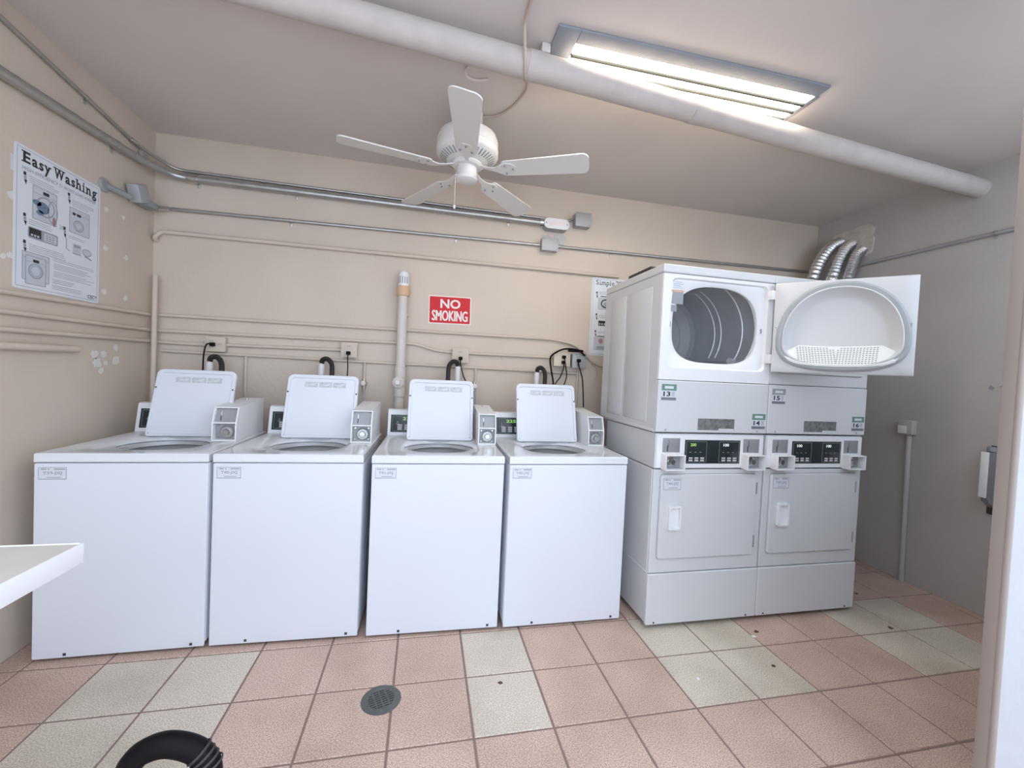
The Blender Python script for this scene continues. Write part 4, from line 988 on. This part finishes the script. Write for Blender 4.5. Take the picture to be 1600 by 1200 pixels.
# ================================================================ RIGHT WALL ITEMS
t = thing('wall_switch_box', 'small pale box on top of a vertical pipe on the right wall', 'electrical box', (RX - .02, .50, 0))
MB().cyl((RX - .018, .475, .0005), (RX - .018, .49, 1.03), .016, n=16).build('pipe', M['wallr'], t)
bx = MB().box(RX - .05, RX - .0005, .455, .545, 1.03, 1.13, .005).build('box', M['wallr'], t)
MB().box(RX - .053, RX - .05, .485, .54, 1.035, 1.09, .002).build('cover', M['pvcw'], bx)
MB().cyl((RX - .018, .484, .58), (RX - .018, .4845, .62), .019, n=16).build('coupling', M['wallr'], t)
t = thing('wall_dispenser', 'grey box with a white worn front and dark back plate by the doorway', 'dispenser', (RX - .10, .06, .65))
bw = .13
MB().box(RX - .012, RX - .0005, .012, .065, .62, 1.03, .003).build('back_plate', M['dark'], t)
MB().loft([[(RX - a, y_, b) for a, b in ((.012, .66), (.07, .70), (.09, .74), (.09, .99), (.012, 1.0))] for y_ in (.026, .058)], True, True).build('body', M['slotplate'], t)
MB().box(RX - .098, RX - .090, .024, .060, .725, .995, .003).build('front_cover', M['edge'], t)
MB().cyl((RX - .04, .042, .998), (RX - .04, .042, 1.025), .022, n=16).build('top_knob', M['sgrey'], t)
mb = MB(); mb.cyl((RX, .05, 1.385), (RX - .07, -.02, 1.405), .004, n=8); o = mb.build('wall_hook', M['edge']); tag(o, 'thin white hook on the right wall above the dispenser', 'hook')
mb = MB(); blob(mb, (RX - .0012, .09, 1.375), .016, 'x', 31, th=.001); o = mb.build('dark_wall_mark', M['sgrey'], wr)

# ================================================================ FOLDING COUNTER (left)
t = thing('folding_counter', 'white-edged laminate counter corner jutting in from the left', 'counter', (-1.75, -1.15, .87))
tp = MB().box(LX + .001, -1.252, -1.62, -.698, .878, .919, .0015).build('countertop', M['laminate'], t)
MB().box(-1.2525, -1.247, -1.622, -.692, .876, .920, .0015).box(LX + .001, -1.2525, -.698, -.692, .876, .920, .0015).build('edge_band', M['edge'], tp)
for y_ in (-.85, -1.45):
    mb = MB(); mb.box(LX + .001, LX + .03, y_ - .015, y_ + .015, .50, .876, .002); mb.box(LX + .03, -1.75, y_ - .015, y_ + .015, .846, .876, .002)
    mb.tube([(LX + .025, y_, .53), (-1.80, y_, .85)], .012, n=8); mb.build('bracket', M['boxgrey'], t)

# ================================================================ CART HANDLE (bottom left)
t = thing('cart_handle', 'black plastic loop handle of a small upright cart at the bottom left', 'cart', (-.965, -1.0, 0))
HX = .028
HP = [(-1.006, .650), (-1.000, .672), (-.984, .690), (-.955, .699), (-.926, .693), (-.902, .678), (-.888, .655)]
hl = MB().tube(spline([(HX + a, -1.0, b) for a, b in [(-1.0, .57)] + [(-1.008, .62)] + HP + [(-.886, .62), (-.892, .57), (-.945, .545), (-1.0, .57)]]), .0185, n=18).build('loop', M['black'], t)
mb = MB()
for k in range(4):
    mb.lathe((0, 0, 0), [(.0192, -.0022), (.0208, 0), (.0192, .0022)], axis='X', n=18)
    bmesh.ops.transform(mb.bm, matrix=Matrix.Translation((HX - .902 + k * .0052, -1.0, .679 - k * .008)) @ Matrix.Rotation(R(48 + k * 6), 4, 'Y'), verts=mb.bm.verts[-54:])
mb.build('grip_ribs', M['rubber'], t)
MB().cyl((HX - .945, -1.0, .05), (HX - .945, -1.0, .55), .012, n=14).build('stem', M['boxgrey'], t)
MB().box(-1.06, -.84, -1.10, -.90, .045, .075, .01).build('base_plate', M['black'], t)
for x_ in (-1.07, -.83):
    MB().cyl((x_ - .012, -1.0, .045), (x_ + .012, -1.0, .045), .0445, n=24).build('wheel', M['rubber'], t)

# ================================================================ FLOOR DRAIN + LITTER
t = thing('floor_drain', 'round metal floor drain grate set in the pink tiles', 'floor drain', (-.652, -.072, 0))
MB().lathe((-.652, -.072, 0), [(.001, .0012), (.056, .0012)], n=40).build('sump', M['dark'], t)
MB().lathe((-.652, -.072, 0), [(.078, .0003), (.074, .002), (.058, .0042), (.052, .0042), (.050, .0015)], n=40).build('rim', M['drain'], t)
mb = MB()
for k in range(-4, 5):
    o_ = k * .0115; h_ = math.sqrt(max(.052 ** 2 - o_ ** 2, 0)); mb.box(-h_, h_, o_ - .0028, o_ + .0028, .0013, .0035)
for k in (-1, 0, 1): mb.box(k * .024 - .002, k * .024 + .002, -.05 + abs(k) * .005, .05 - abs(k) * .005, .0012, .0034)
mb.build('grate', M['drain'], t, xf=Matrix.Translation((-.652, -.072, 0)) @ Matrix.Rotation(R(20), 4, 'Z'))
for k, (x_, y_, r_, lb, m_) in enumerate([(-.162, -.055, .011, 'small brown bit of litter on the cream tile right of the drain', 'rust'),
                      (1.27, .105, .014, 'dark brown leaf scrap just in front of the right dryer', 'rust'),
                      (1.14, -.14, .012, 'small dark leaf scrap on a pink tile before the dryers', 'rust'),
                      (2.08, .03, .016, 'dark leaf scrap near the foot of the right wall', 'rust'),
                      (2.02, .36, .012, 'tiny dark leaf behind the right dryer corner, nearer the dryer', 'rust'),
                      (2.27, .37, .013, 'tiny dark leaf at the foot of the right wall pipe', 'rust'),
                      (1.22, .07, .012, 'white paper scrap just in front of the right dryer', 'edge'),
                      (.72, -.16, .010, 'white fleck on the cream tiles before the left dryer', 'edge')]):
    rn = random.Random(40 + k); pts = [(x_ + r_ * rn.uniform(.5, 1.2) * math.cos(a), y_ + .8 * r_ * rn.uniform(.5, 1.2) * math.sin(a), .0003) for a in [2 * math.pi * i / 9 for i in range(9)]]
    o = MB().poly(pts, (0, 0, .003)).build('litter_scrap', M[m_]); tag(o, lb, 'litter')
